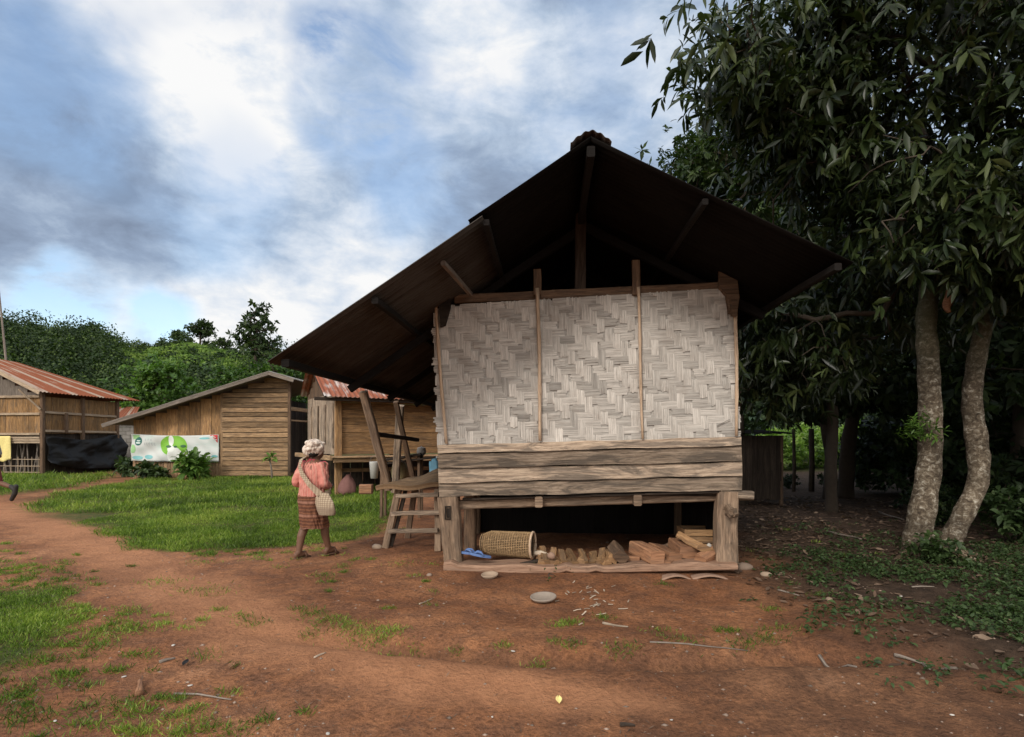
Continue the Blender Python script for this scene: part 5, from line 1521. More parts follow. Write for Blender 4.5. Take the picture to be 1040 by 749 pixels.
make_tree('citrus_tree', 'fine leaved dark green tree rising behind the hut roof', 'tree', [[(5.0, 12.5, -.1), (4.9, 12.4, 2), (4.8, 12.3, 4), (4.9, 12.2, 6)]], [[.16, .14, .12, .07]],
          [(190, (4.9, 12.2, 6.7), (1.8, 1.5, 1.6)), (60, (4.2, 11.8, 7.2), (1.0, 1.0, .9)), (70, (5.6, 12.6, 5.2), (1.7, 1.3, 1.2))], M['small_leaf'], None, 'bark_dark', 12, (.09, .16), .42, True, 4, .2, .1)

# shade trees behind, each its own crown copied from two kinds
FT = 'shade trees crowding behind the pale trunks'
fA = make_tree('shade_tree', 'slender dark trunk nearest the shed, seen against the bright gap', 'tree', [[(7.55, 13.6, -.05), (7.6, 13.6, 1), (7.45, 13.6, 2.2), (7.6, 13.5, 3.6), (7.7, 13.5, 5.5)]], [[.13, .12, .11, .10, .06]],
               [(150, (7.6, 13.3, 5.0), (2.6, 2.2, 2.3)), (60, (7.2, 12.7, 2.9), (2.0, 1.2, .8))], M['forest_leaf'], FT, 'bark_dark', 10, (.16, .27), .38, False, 4, .3, .4)
fB = make_tree('shade_tree', 'dark forked trunk right of the bright gap, beside a thinner one', 'tree', [[(8.15, 13.9, -.05), (8.2, 13.9, 1.1), (8.35, 13.9, 2.1), (8.6, 13.8, 3.6), (8.9, 13.8, 5.5)]], [[.19, .17, .15, .12, .07]],
               [(160, (8.9, 13.6, 5.3), (2.8, 2.3, 2.6)), (70, (9.0, 12.4, 2.7), (2.2, 1.3, .9))], M['forest_leaf'], FT, 'bark_dark', 10, (.18, .30), .36, False, 4, .3, .45)
for k, (src, x, y, rz, s_, lab) in enumerate(((fB, 11.0, 12.2, 2.0, 1.0, 'dark shade tree at the right edge behind the leaning trunk'), (fA, 6.4, 11.4, 4.0, .92, 'shade tree spreading above the dark shed roof'),
                                              (fA, 9.6, 10.8, 1.2, .95, 'shade tree filling the dark between the two pale trunks'), (fB, 10.4, 8.6, 3.4, .9, 'shade tree at the right edge, nearest the viewer of the dark ones'),
                                              (fB, 5.6, 17.0, 5.0, 1.25, 'taller shade tree rising above the hut ridge on the right'), (fA, 13.5, 15.0, .6, 1.3, 'tall shade tree behind all others at the right edge'), (fA, 12.6, 17.5, 2.7, 1.2, 'tall shade tree behind the forked trunk'))):
    c = copy_tree(src); c.location = (x, y, G(x, y) - .05); c.rotation_euler = (0, 0, rz); c.scale = (s_,) * 3; c['label'] = lab

def bush(name, label, cat, P, r_, h_, mat, n=60, L=(.08, .16), ratio=.4, group=None, fine=False, stems=5, nl=9, droop=.2, sub=3):
    root = empty(name, P); tag(root, label, cat, group)
    C_ = ell(n, (0, 0, h_ * .55), (r_, r_, h_ * .5), 2.2, .3)
    C_[:, 2] = np.maximum(C_[:, 2], .06)
    tr_ = [[np.array((0, 0, 0.)), np.array((0, 0, .06)), np.array((0.01, 0, .15)), np.array((.0, .02, h_ * .3))]]
    Pn, par, cnt, nfix, ends = skeleton(tr_, C_)
    limbs('stems', Pn, par, cnt, nfix, M['twig'], root, r0=.004, rmax=.03, n=5)
    E = Pn[ends]; out = unit(E - np.array((0, 0, h_ * .2)))
    a = whorls(E, out, nl, L, ratio, droop, .8, sub, .08)
    link('foliage', leaf_mesh('foliage', *a[:6], mat, fine), root)
    return root
UB = 'dark undergrowth bushes under the trees'
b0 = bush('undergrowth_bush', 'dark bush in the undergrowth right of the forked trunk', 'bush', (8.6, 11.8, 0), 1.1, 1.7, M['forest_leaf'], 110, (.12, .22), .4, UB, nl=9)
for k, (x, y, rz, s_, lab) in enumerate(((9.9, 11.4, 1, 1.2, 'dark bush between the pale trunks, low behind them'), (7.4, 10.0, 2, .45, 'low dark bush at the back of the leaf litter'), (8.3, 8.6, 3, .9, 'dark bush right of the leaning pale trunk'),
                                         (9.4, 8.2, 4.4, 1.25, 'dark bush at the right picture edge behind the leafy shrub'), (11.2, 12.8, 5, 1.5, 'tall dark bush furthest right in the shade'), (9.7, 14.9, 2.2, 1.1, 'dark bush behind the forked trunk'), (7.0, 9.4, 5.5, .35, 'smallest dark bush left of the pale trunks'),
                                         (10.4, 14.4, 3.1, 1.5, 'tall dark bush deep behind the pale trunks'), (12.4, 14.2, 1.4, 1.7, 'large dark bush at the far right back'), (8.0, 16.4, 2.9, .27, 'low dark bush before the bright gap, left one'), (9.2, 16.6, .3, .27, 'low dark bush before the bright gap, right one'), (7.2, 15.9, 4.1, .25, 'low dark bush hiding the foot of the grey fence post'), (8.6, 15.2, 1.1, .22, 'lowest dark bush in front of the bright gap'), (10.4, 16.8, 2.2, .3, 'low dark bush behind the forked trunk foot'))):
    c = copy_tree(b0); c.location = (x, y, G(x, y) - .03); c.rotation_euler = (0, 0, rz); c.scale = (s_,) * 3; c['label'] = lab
bush('leafy_shrub', 'green leafy shrub at the right picture edge by the leaning trunk', 'shrub', (onground(1030, 552)[0], onground(1030, 552)[1], 0), .45, .75, M['weed'], 42, (.08, .13), .5, fine=True)
bush('sapling_plant', 'small green plant at the foot between the two pale trunks', 'plant', (onground(953, 573)[0], onground(953, 573)[1], 0), .2, .3, M['weed'], 16, (.06, .10), .5, fine=True)
bush('fern_sprig', 'bright fern like sprig on the side of the left pale trunk', 'plant', tuple(at(936, 447, 6.8)), .10, .22, M['bright_leaf'], 12, (.05, .09), .25, fine=True)
bush('weed_plant', 'small dusty green weed growing at the sill log', 'plant', (onground(558, 590)[0], onground(558, 590)[1], 0), .06, .06, M['weed'], 3, (.03, .05), .5, fine=True, nl=5, sub=2)
# dead leaf hanging on the tree
mb = MB(); p = at(963, 306, 6.6)
mb.grid(lambda u, v: p + Vector(((u - .5) * .13 * math.sin(math.pi * (.1 + .85 * v)) + .02 * math.sin(v * 6), -.05 + .1 * abs(u - .5), .14 - v * .28)), 6, 10, tone=.85, thick=.003)
tag(mb.build('dead_leaf', M['firewood_red'], None, True), 'curled pale brown dead leaf hanging beside the left pale trunk', 'leaf')
# bright clearing seen through the gap
CB = 'bright bushes in the clearing'
b1 = bush('clearing_bush', 'bright green bush seen through the gap beside the shed', 'bush', (13.6, 27.0, 0), 1.7, 2.0, M['lit_lime_leaf'], 150, (.16, .28), .45, CB)
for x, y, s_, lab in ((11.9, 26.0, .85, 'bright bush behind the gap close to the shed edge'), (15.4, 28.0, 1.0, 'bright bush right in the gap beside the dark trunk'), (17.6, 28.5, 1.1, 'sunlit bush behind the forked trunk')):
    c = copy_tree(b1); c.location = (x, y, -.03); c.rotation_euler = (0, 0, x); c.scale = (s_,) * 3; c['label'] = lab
# posts of a fence at the clearing
for px, lab in ((806, 'thin grey fence post left in the bright gap'), (824, 'thicker dark post in the middle of the bright gap')):
    mb = MB(); x, y, z = at(px, 490, 15.5); mb.tube([(x, y, -.05), (x + .02, y, .7), (x, y, 1.7)], [.05, .045, .04] if px < 810 else [.08, .07, .07], 7); tag(mb.build('fence_post', M['bark_dark'], None, True), lab, 'post')
# far wood behind the clearing (one mass)
n = 26000
fx_ = rng.uniform(2, 38, n); fy_ = rng.uniform(33, 40, n)
top = 5.0 + 5 * fbm(fx_ * .35, fy_ * .2, 44, 3)
fz_ = top * rng.random(n) ** .7
P = np.stack([fx_, fy_, fz_], 1)
link('forest', leaf_mesh('forest', P, unit(rng.normal(size=(n, 3)) + np.array([0, -.3, -.3])), unit(rng.normal(size=(n, 3)) + np.array([0, -1, .6])), rng.uniform(.35, .6, n), rng.uniform(.2, .32, n), np.clip(.3 + .5 * (fbm(fx_, fz_, 8, 3) - .3) + rng.normal(0, .1, n), 0, 1), M['forest_leaf'], False))
tag(bpy.data.objects['forest'], kind='stuff')
# second mass: the dark wood to the right behind the trunks
n = 22000
fx_ = rng.uniform(11.5, 24, n); fy_ = rng.uniform(13, 20, n)
kp = fx_ > fy_ * .72
fx_, fy_ = fx_[kp], fy_[kp]; n = len(fx_)
fz_ = (4.5 + 4 * fbm(fx_ * .4, fy_ * .3, 46, 3)) * rng.random(n) ** .8
link('thicket', leaf_mesh('thicket', np.stack([fx_, fy_, fz_], 1), unit(rng.normal(size=(n, 3)) + np.array([0, -.3, -.3])), unit(rng.normal(size=(n, 3)) + np.array([0, -1, .6])), rng.uniform(.3, .5, n), rng.uniform(.16, .26, n), np.clip(.3 + rng.normal(0, .15, n), 0, 1), M['forest_leaf'], False))
tag(bpy.data.objects['thicket'], kind='stuff')

# hill wood: many crowns that read as one mass
nt_ = 3000
ty = 66 + 66 * rng.random(nt_) ** .8; tx = ty * rng.uniform(-1.15, -.12, nt_)
tz = hill_h(tx, ty)
ratio_ = tx / ty
meadow = (ratio_ > -.70) & (ratio_ < -.45) & (ty > 96 + 18 * (fbm(tx * .07, ty * .07, 61, 2) - .5)) & (ty < 126) & (rng.random(nt_) < .95)
k_ = 120
def domes(mask, rr, zs, size, tone0):
    x_, y_, z_ = tx[mask], ty[mask], tz[mask]; m_ = len(x_)
    r_ = (rr[0] + (rr[1] - rr[0]) * rng.random(m_) ** 2.2)[:, None] * np.where(y_ > 120, .55, 1)[:, None]
    v = rand_dirs(m_ * k_).reshape(m_, k_, 3); v[..., 2] = np.abs(v[..., 2])
    wob = 1 + .10 * rng.normal(size=(m_, k_)).clip(-2, 2)
    P = np.stack([x_[:, None] + v[..., 0] * r_ * wob, y_[:, None] + v[..., 1] * r_ * wob, z_[:, None] + (v[..., 2] * 1.1 * zs) * r_ * wob + r_ * .25 * zs], -1)
    N_ = unit(v + rng.normal(size=v.shape) * .4)
    D = unit(np.cross(N_, rng.normal(size=v.shape)) + np.array([0, 0, -.5]))
    tn = np.clip(tone0 + rng.normal(0, .26, (m_, 1)) + rng.normal(0, .12, (m_, k_)), 0, 1)
    L = rng.uniform(size * .7, size * 1.2, m_ * k_)
    return P.reshape(-1, 3), D.reshape(-1, 3), N_.reshape(-1, 3), L, L * .7, tn.ravel()
tag(link('hill_wood', leaf_mesh('hill_wood', *domes(~meadow, (1.0, 3.6), 1.25, .50, .36), M['hill_leaf'], False)), kind='stuff')
tag(link('hill_grass', leaf_mesh('hill_grass', *domes(meadow, (1.6, 2.8), .12, .5, .5), M['hill_bright'], False)), kind='stuff')

# trees between the houses and the hill
make_tree('round_tree', 'light green round tree with layered crown between the houses', 'tree', [[(-20.9, 34, -.2), (-20.8, 34, 1.5), (-20.9, 34, 3), (-20.8, 34, 4.5)]], [[.18, .15, .12, .07]],
          [(75, (-20.9, 33.8, 4.0), (2.2, 1.8, 1.3)), (26, (-20.7, 33.7, 5.3), (1.1, 1.0, .7)), (30, (-21.6, 33.6, 3.0), (1.8, 1.3, .7))], M['bright_leaf'], None, 'bark_dark', 10, (.18, .32), .5, False, 9, .36, .35, r0=.02)
make_tree('tall_thin_tree', 'tall sparse tree sticking up against the sky above the long roof', 'tree', [[(-20.2, 45, -.3), (-20.1, 45, 4), (-20.3, 45, 7.5), (-20.1, 45, 10.6)]], [[.2, .17, .12, .06]],
          [(34, (-20.0, 45, 10.3), (1.3, 1.2, 1.9)), (20, (-19.4, 45, 8.6), (1.6, 1.2, .9)), (16, (-20.9, 45, 9.3), (.9, .9, 1.0))], M['small_leaf'], None, 'bark_dark', 8, (.3, .5), .45, False, 3, .3, .3, r0=.025)
BG = 'leafy trees behind the long roof'
ga = make_tree('leafy_tree', 'bright green tree just behind the top of the long roof', 'tree', [[(-18.2, 38, -.2), (-18.2, 38, 2.0), (-18.1, 38, 3.5), (-18.2, 38, 4.6)]], [[.2, .17, .12, .07]],
               [(80, (-18.2, 38, 4.6), (1.9, 1.7, 1.7)), (30, (-17.0, 37.5, 4.4), (1.4, 1.3, 1.3))], M['mid_leaf'], BG, 'bark_dark', 10, (.17, .30), .5, False, 9, .38, .35, r0=.02)
for (x, y, rz, s_, lab) in ((-20.9, 41.0, 2.0, .75, 'lower green tree left of the bright tree behind the long roof'), (-15.4, 38.5, 4.0, 1.12, 'green tree right of the bright tree beside the hut eave'), (-28.4, 42, 1.0, .66, 'low green tree behind the gap between the two left houses')):
    c = copy_tree(ga); c.location = (x, y, -.1); c.rotation_euler = (0, 0, rz); c.scale = (s_,) * 3; c['label'] = lab
CT = 'trees standing on the hill crest'
ca = make_tree('crest_tree', 'widest dark tree on the hill crest above the bright meadow', 'tree', [[(0, 0, 0), (.1, 0, 1.5), (0, 0, 3), (0, 0, 4)]], [[.25, .2, .15, .08]],
               [(40, (0, 0, 3.8), (3.2, 2.2, 1.4)), (14, (1.0, 0, 5), (1.3, 1.2, .9))], M['hill_leaf'], CT, 'bark_dark', 9, (.35, .6), .5, False, 7, .5, .3, r0=.05)
for k, (px, s_, lab) in enumerate(((203, 1.0, None), (92, .85, 'dark tree sticking up on the crest above the rusty roof'), (181, .6, 'small tree on the crest left of the widest one'), (228, .55, 'small tree on the crest right of the widest one'), (106, .5, 'small crest tree just right of the one above the rusty roof'))):
    c = ca if k == 0 else copy_tree(ca)
    x_ = (px - 520) / F * 128; c.location = (x_, 128, float(hill_h(np.array(x_), np.array(128.)))); c.rotation_euler = (0, 0, k * 1.3); c.scale = (s_,) * 3
    if lab: c['label'] = lab

# plants along the plank house
bush('dark_leaf_plant', 'low dark plant with broad leaves left under the banner', 'plant', (at(150, 487, 19.9).x, 19.9, 0), .5, .42, M['small_leaf'], 22, (.18, .30), .5, fine=True, nl=7)
bush('broad_leaf_shrub', 'bright green broad leaved shrub before the banner', 'shrub', (at(195, 487, 19.8).x, 19.8, 0), .5, .9, M['bright_leaf'], 26, (.26, .46), .34, fine=True, nl=6, droop=.05)
pp = empty('papaya_sapling', (at(275, 482, 19.6).x, 19.6, 0)); tag(pp, 'thin sapling with a tuft of leaves before the grey boards', 'sapling')
mb = MB(); mb.tube([(.05, 0, 0), (.02, 0, .4), (-.05, 0, .75)], [.035, .03, .02], 7); mb.build('stem', M['grey_stick'], pp, True)
a = whorls(np.array([(-.05, 0, .78)]), np.array([(0, 0, 1.)]), 12, (.2, .34), .4, .3, .9, 2, .04); link('leaves', leaf_mesh('leaves', *a[:6], M['bright_leaf'], True), pp)
bush('corner_weed', 'weedy bush at the gap beside the grey block wall', 'bush', (at(128, 484, 21.5).x, 21.5, 0), .5, .7, M['weed'], 24, (.14, .24), .4, fine=True)

# ------------------------------------------------------------------ grass, weeds, litter
def grounded(x, y): return np.stack([x, y, gh(x, y)], 1)
def blades(name, x, y, L, W, mat, spread=.45, tone=.5, tsd=.2, fine=False):
    n = len(x)
    D = rng.normal(size=(n, 3)) * spread; D[:, 2] = 1; D = unit(D)
    N_ = rng.normal(size=(n, 3)); N_[:, 2] = .1
    tn = np.clip(tone + rng.normal(0, tsd, n) + 1.1 * (fbm(x * 1.1, y * 1.1, 15, 4) - .5), 0, 1)
    return grounded(x, y) - np.array([0, 0, .004]), D, N_, L, W, tn
parts = []
def lawn(poly, x0, x1, y0, y1, dens, L, r_, grow=0.0, seed=0):
    n = int((x1 - x0) * (y1 - y0) * dens)
    x = rng.uniform(x0, x1, n); y = y0 + (y1 - y0) * rng.random(n)
    cov = soft(poly, x, y, r_, 5, seed)
    kp = (rng.random(n) < cov * np.clip(.25 + 1.6 * (fbm(x * 1.1, y * 1.1, 71, 4) - .25), .08, 1)) & (np.abs(x) < y * 1.4)
    x, y = x[kp], y[kp]; n = len(x)
    l_ = rng.uniform(L[0], L[1], n) * (1 + grow * (y - y0)) * np.clip(.25 + 1.6 * (fbm(x * 1.4, y * 1.4, 55, 4) - .05), .4, 1.4)
    parts.append(blades('g', x, y, l_, l_ * rng.uniform(.05, .11, n) + .0022, None, .7))
lawn(LAWN, -7.5, -1.2, 7.2, 11, 5200, (.03, .085), .16)
lawn(LAWN, -13, -2.5, 11, 22, 1300, (.06, .15), .18)
lawn(STRIP, -22, -9, 13, 24.5, 420, (.10, .22), .3)
lawn(LEFTP, -6.5, -2.4, 3.2, 5.8, 9000, (.018, .05), .12)
# sparse grass around the patches and paths
n = 4200
x = rng.uniform(-7, 4.6, n); y = rng.uniform(2.6, 9.5, n)
pxs, pys = 520 + x / y * F, HOR + CH / y * F
mask = fbm(x * 1.1 + 4, y * 1.1, 91, 4)
zone = np.clip((360 - pxs) / 200, 0, 1) * .95 + np.clip((pys - 700) / 60, 0, 1) * np.clip((430 - pxs) / 150, 0, 1) * .5 + .03
path = np.exp(-((pys - (545 + (pxs - 60) * .35)) / 30) ** 2) * (pxs > -50)
kp = (rng.random(n) < np.clip((mask - .48) * 5, 0, 1) * zone * (1 - .9 * path) * (1 - .9 * near_line(PATH, x, y))) & (np.abs(x) < y * 1.3)
cx_, cy_ = list(x[kp]), list(y[kp]); cr_ = list(rng.uniform(.03, .10, kp.sum())); cn_ = list(rng.integers(14, 60, kp.sum()))
TUF = [(305, 617, .10, 60), (318, 622, .14, 110), (336, 630, .15, 150), (352, 636, .14, 130), (372, 641, .15, 170), (388, 644, .13, 140), (400, 640, .1, 60), (315, 640, .07, 50), (258, 630, .13, 70), (245, 625, .1, 40),
       (200, 598, .2, 80), (215, 602, .18, 60), (160, 588, .2, 60), (177, 590, .18, 50), (205, 570, .2, 60), (205, 664, .1, 50), (238, 672, .05, 20), (233, 700, .06, 40), (130, 712, .12, 120), (140, 722, .1, 90), (85, 715, .1, 70),
       (100, 655, .12, 110), (115, 640, .14, 130), (80, 665, .14, 90), (140, 640, .1, 70), (160, 636, .12, 70), (30, 725, .14, 110), (10, 705, .14, 120), (200, 735, .09, 70), (240, 740, .09, 60), (270, 728, .07, 60), (310, 722, .05, 30),
       (577, 632, .09, 110), (568, 636, .07, 60), (614, 627, .08, 60), (513, 655, .06, 40), (580, 657, .07, 50), (562, 654, .06, 40), (640, 658, .1, 60), (625, 660, .08, 40), (690, 652, .13, 70), (738, 641, .08, 110), (755, 655, .1, 80), (400, 655, .08, 50), (420, 652, .07, 40), (462, 655, .05, 30), (670, 640, .1, 30),
       (778, 650, .1, 90), (790, 640, .13, 80), (330, 585, .12, 40), (410, 575, .15, 40), (440, 600, .06, 20), (285, 575, .12, 30), (235, 558, .2, 40)]
for (px, py, r_, n_) in TUF:
    x_, y_ = gd(px, py); cx_.append(x_); cy_.append(y_); cr_.append(r_); cn_.append(n_)
cr_ = np.array(cr_); cn_ = (np.array(cn_) * 1.7).astype(int)
idx = np.repeat(np.arange(len(cn_)), cn_)
bxx = np.array(cx_)[idx] + rng.normal(size=len(idx)) * cr_[idx] * .6; byy = np.array(cy_)[idx] + rng.normal(size=len(idx)) * cr_[idx] * .5
bl = rng.uniform(.015, .058, len(idx))
parts.append(blades('t', bxx, byy, bl, bl * .07 + .002, None, .85, .45, .22))
cat = [np.concatenate([np.broadcast_to(p_[i], (len(p_[0]),) + np.shape(p_[i])[1:]) for p_ in parts]) for i in range(6)]
tag(link('grass', leaf_mesh('grass', *cat, M['grass'], False)), kind='stuff')

# weeds on the right: small leafy plants
n = 17000
x = rng.uniform(.6, 9, n); y = 3.1 + 6.5 * rng.random(n) ** 1.25
hz = shade_zone(x, y)
pxs, pys = 520 + x / y * F, HOR + CH / y * F
dens = np.clip((fbm(x * 1.3, y * 1.3, 17, 4) - .35) * 3.0, 0, .85) * hz * np.clip((pxs - 740) / 130, .12, 1) * np.clip((pys - 545) / 25, .12, 1)
kp = rng.random(n) < dens
wx, wy = x[kp], y[kp]; m_ = len(wx); q = 8
cen = grounded(wx, wy)
ph = rng.random((m_, q)) * 6.28
rr = rng.uniform(.01, .07, (m_, q)); hh = rng.uniform(.01, .09, (m_, 1)) * rng.uniform(.5, 1.3, (m_, q))
P = cen[:, None] + np.stack([np.cos(ph) * rr, np.sin(ph) * rr, hh], -1)
D = unit(np.stack([np.cos(ph), np.sin(ph), rng.uniform(-.5, .6, (m_, q))], -1)); N_ = unit(np.array([0, 0, 1.0]) + rng.normal(size=(m_, q, 3)) * .35)
L = rng.uniform(.02, .05, (m_, q)) * rng.uniform(.7, 1.5, (m_, 1))
tag(link('ground_weeds', leaf_mesh('ground_weeds', P.reshape(-1, 3), D.reshape(-1, 3), N_.reshape(-1, 3), L.ravel(), L.ravel() * .55, np.clip(.4 + rng.normal(0, .2, m_ * q), 0, 1), M['weed'], True, .25)), kind='stuff')
# leaf litter under the trees
n = 16000
x = rng.uniform(1.2, 10, n); y = 3.4 + 10.5 * rng.random(n)
kp = rng.random(n) < shade_zone(x, y) * np.clip(1.3 * (fbm(x * 1.2, y * 1.2, 27, 3) - .12), 0, 1)
x, y = x[kp], y[kp]; m_ = len(x)
D = rng.normal(size=(m_, 3)); D[:, 2] *= .15; N_ = rng.normal(size=(m_, 3)) * .3; N_[:, 2] = 1
L = rng.uniform(.04, .12, m_)
P = grounded(x, y) + np.array([0, 0, .012])
tag(link('leaf_litter', leaf_mesh('leaf_litter', P, unit(D), unit(N_), L, L * rng.uniform(.25, .5, m_), np.clip(.4 + rng.normal(0, .25, m_), 0, 1), M['dry_leaf'], True, -.1)), kind='stuff')

# grit and straw crumbs on the earth
n = 5200
x = rng.uniform(-5, 5, n); y = 2.7 + 6 * rng.random(n) ** 1.5
kp = (rng.random(n) < np.clip(1.5 * (fbm(x * 1.3, y * 1.3, 33, 3) - .2), .05, 1) * (1 - .75 * near_line(PATH, x, y))) & (np.abs(x) < y * 1.3)
x, y = x[kp], y[kp]; m_ = len(x)
oc = np.array([(1, 0, 0), (0, 1, 0), (-1, 0, 0), (0, -1, 0), (0, 0, 1), (0, 0, -1)], float)
sz = (.004 + .014 * rng.random(m_) ** 4)[:, None, None]
P = grounded(x, y)[:, None] + oc[None] * sz * rng.uniform(.5, 1.3, (m_, 6, 1)) * np.array([1.2, 1, .6])
fc_ = np.array([(0, 1, 4), (1, 2, 4), (2, 3, 4), (3, 0, 4), (1, 0, 5), (2, 1, 5), (3, 2, 5), (0, 3, 5)])
tag(link('gravel', mesh_np('gravel', P.reshape(-1, 3), np.full(m_ * 8, 3), (np.arange(m_)[:, None, None] * 6 + fc_[None]).ravel(), np.repeat(np.clip(rng.normal(.45, .3, m_), 0, 1), 8), M['stone'])), kind='stuff')
n = 2600
x = rng.uniform(-5, 5, n); y = 2.7 + 6 * rng.random(n) ** 1.4
kp = (rng.random(n) < np.clip(2.2 * (fbm(x * 1.1 + 5, y * 1.1, 37, 3) - .3), .03, 1) * (1 - .7 * near_line(PATH, x, y))) & (np.abs(x) < y * 1.3)
x, y = x[kp], y[kp]; m_ = len(x)
D = rng.normal(size=(m_, 3)); D[:, 2] *= .12
L = rng.uniform(.015, .07, m_)
tag(link('straw_litter', leaf_mesh('straw_litter', grounded(x, y) + np.array([0, 0, .006]), unit(D), np.tile((0., 0, 1), (m_, 1)), L, .004 + L * .05, np.clip(rng.normal(.5, .3, m_), 0, 1), M['dry_leaf'], False)), kind='stuff')

# ------------------------------------------------------------------ people
def remesh(mb, name, mat, parent, vox=.008, smooth=4, wrinkle=0):
    o = mb.build(name, mat, None)
    md = o.modifiers.new('r', 'REMESH'); md.mode = 'VOXEL'; md.voxel_size = vox; md.use_smooth_shade = True
    ms_ = o.modifiers.new('s', 'SMOOTH'); ms_.factor = .5; ms_.iterations = smooth
    dg = bpy.context.evaluated_depsgraph_get()
    me = bpy.data.meshes.new_from_object(o.evaluated_get(dg))
    me.materials.clear(); me.materials.append(mat)
    a_ = me.attributes.get('tone')
    if a_: me.attributes.remove(a_)
    a_ = me.attributes.new('tone', 'FLOAT', 'FACE'); a_.data.foreach_set('value', np.full(len(me.polygons), .5, np.float32))
    if wrinkle:
        co = np.empty(len(me.vertices) * 3, np.float32); me.vertices.foreach_get('co', co); co = co.reshape(-1, 3)
        no = np.empty(len(me.vertices) * 3, np.float32); me.vertices.foreach_get('normal', no); no = no.reshape(-1, 3)
        an = np.arctan2(co[:, 0], co[:, 1] - .03)
        w1 = fbm(an * 3.2 + co[:, 2] * 4, co[:, 2] * 7, 3, 4) - .5; w2 = np.abs(vnoise(an * 5 - co[:, 2] * 9, co[:, 2] * 5, 8) - .5)
        co = co + no * (wrinkle * (w1 * 1.6 - w2 * 1.3))[:, None]
        me.vertices.foreach_set('co', co.astype(np.float32).ravel()); me.update()
    me.name = name
    bpy.data.objects.remove(o)
    n = link(name, me, parent); me.shade_smooth()
    return n
def ball(mb, c_, r_, n=14):
    c_ = Vector(c_); rx, ry, rz_ = r_
    rings = [[c_ + Vector((rx * math.sin(th) * math.cos(2 * math.pi * k / n), ry * math.sin(th) * math.sin(2 * math.pi * k / n), -rz_ * math.cos(th))) for k in range(n)] for th in [math.pi * (i + .25) / 10.5 + .02 for i in range(11)]]
    mb.ring_loft(rings, [i * .02 for i in range(len(rings))], .5)
def limb(mb, pts, rad, n=12):
    out, rr = [], []
    P_ = [Vector(p) for p in pts]
    for i in range(len(P_) - 1):
        for k in range(5):
            f = k / 5; out.append(P_[i].lerp(P_[i + 1], f)); rr.append(rad[i] + (rad[i + 1] - rad[i]) * f)
    out.append(P_[-1]); rr.append(rad[-1])
    mb.tube(out, rr, n)
    for p, r_ in zip(P_, rad): ball(mb, p, (r_, r_, r_), 10)
def hand(mb, wrist, direction, palm_n, right=1, s_=1.0):
    w_ = Vector(wrist); d_ = Vector(direction).normalized(); nrm = Vector(palm_n); nrm = (nrm - d_ * nrm.dot(d_)).normalized(); sd_ = d_.cross(nrm) * right
    for k in range(4):
        off = (k - 1.5) * .019 * s_
        base = w_ + d_ * .02 * s_ + sd_ * off * .6; kn = w_ + d_ * .085 * s_ + sd_ * off
        mb.tube([base, kn], [.013 * s_, .011 * s_], 8)
        ln = (.062, .072, .068, .052)[k] * s_
        a = kn + d_ * ln * .5 + nrm * .010 * s_; b = a + d_ * ln * .35 + nrm * .022 * s_
        mb.tube([kn, a, b], [.0105 * s_, .009 * s_, .0075 * s_], 8); ball(mb, b, (.0078 * s_,) * 3, 8)
    tb = w_ + d_ * .025 * s_ - sd_ * .022 * s_
    mb.tube([tb, tb + d_ * .035 * s_ - sd_ * .025 * s_ + nrm * .01, tb + d_ * .062 * s_ - sd_ * .028 * s_ + nrm * .022 * s_], [.013 * s_, .011 * s_, .008 * s_], 8)
def head(mb, c_, r_=.098):
    c_ = Vector(c_)
    ball(mb, c_ + Vector((0, -.012, .018)), (r_ * .80, r_ * .98, r_ * .98), 18)
    ball(mb, c_ + Vector((0, .022, -.048)), (r_ * .62, r_ * .72, r_ * .74), 16)
    mb.tube([c_ + Vector((0, .085, .012)), c_ + Vector((0, .108, -.024))], [.010, .017], 8); ball(mb, c_ + Vector((0, .108, -.026)), (.017, .014, .012), 8)
    ball(mb, c_ + Vector((0, .088, -.062)), (.024, .010, .006), 8); ball(mb, c_ + Vector((0, .088, -.072)), (.022, .010, .006), 8)
    ball(mb, c_ + Vector((0, .082, .028)), (.046, .012, .008), 8)
    for sx in (-1, 1):
        ball(mb, c_ + Vector((sx * r_ * .80, -.008, -.012)), (.011, .019, .030), 8)
def foot(mb, ankle, toe, s_=1.0):
    a, t_ = Vector(ankle), Vector(toe); dv = (t_ - a); dv.z = 0; dn = dv.normalized(); sd_ = Vector((dn.y, -dn.x, 0))
    heel = Vector((a.x, a.y, t_.z + .015)) - dn * .04
    limb(mb, [a, heel + Vector((0, 0, .012))], [.034, .030], 10)
    limb(mb, [heel, a * .4 + t_ * .6 + Vector((0, 0, .012)), t_ - dn * .03], [.028, .034, .028], 10)
    limb(mb, [a, a * .35 + t_ * .65 + Vector((0, 0, .01))], [.032, .026], 10)
    for k in range(5): limb(mb, [t_ - dn * .04 + sd_ * (k - 2) * .014, t_ + dn * (.012 - .004 * k) + sd_ * (k - 2) * .016], [.011, .009], 8)
def loft(mb, rows, n=36, fold=0, nf=9, cap=(True, True)):
    """rows: (centre, rx, ry); folds deepen downward"""
    rings = []
    for i, (c_, rx, ry) in enumerate(rows):
        c_ = Vector(c_); ring = []
        f = i / max(1, len(rows) - 1)
        for k in range(n):
            a = 2 * math.pi * k / n
            w_ = 1 + fold * (math.sin(a * nf + f * 2) * .6 + math.sin(a * (nf * .5 + .5) + 1.3) * .4)
            ring.append(c_ + Vector((rx * w_ * math.cos(a), ry * w_ * math.sin(a), 0)))
        rings.append(ring)
    mb.ring_loft(rings, [.05 * i for i in range(len(rows))], .5, cap=cap)

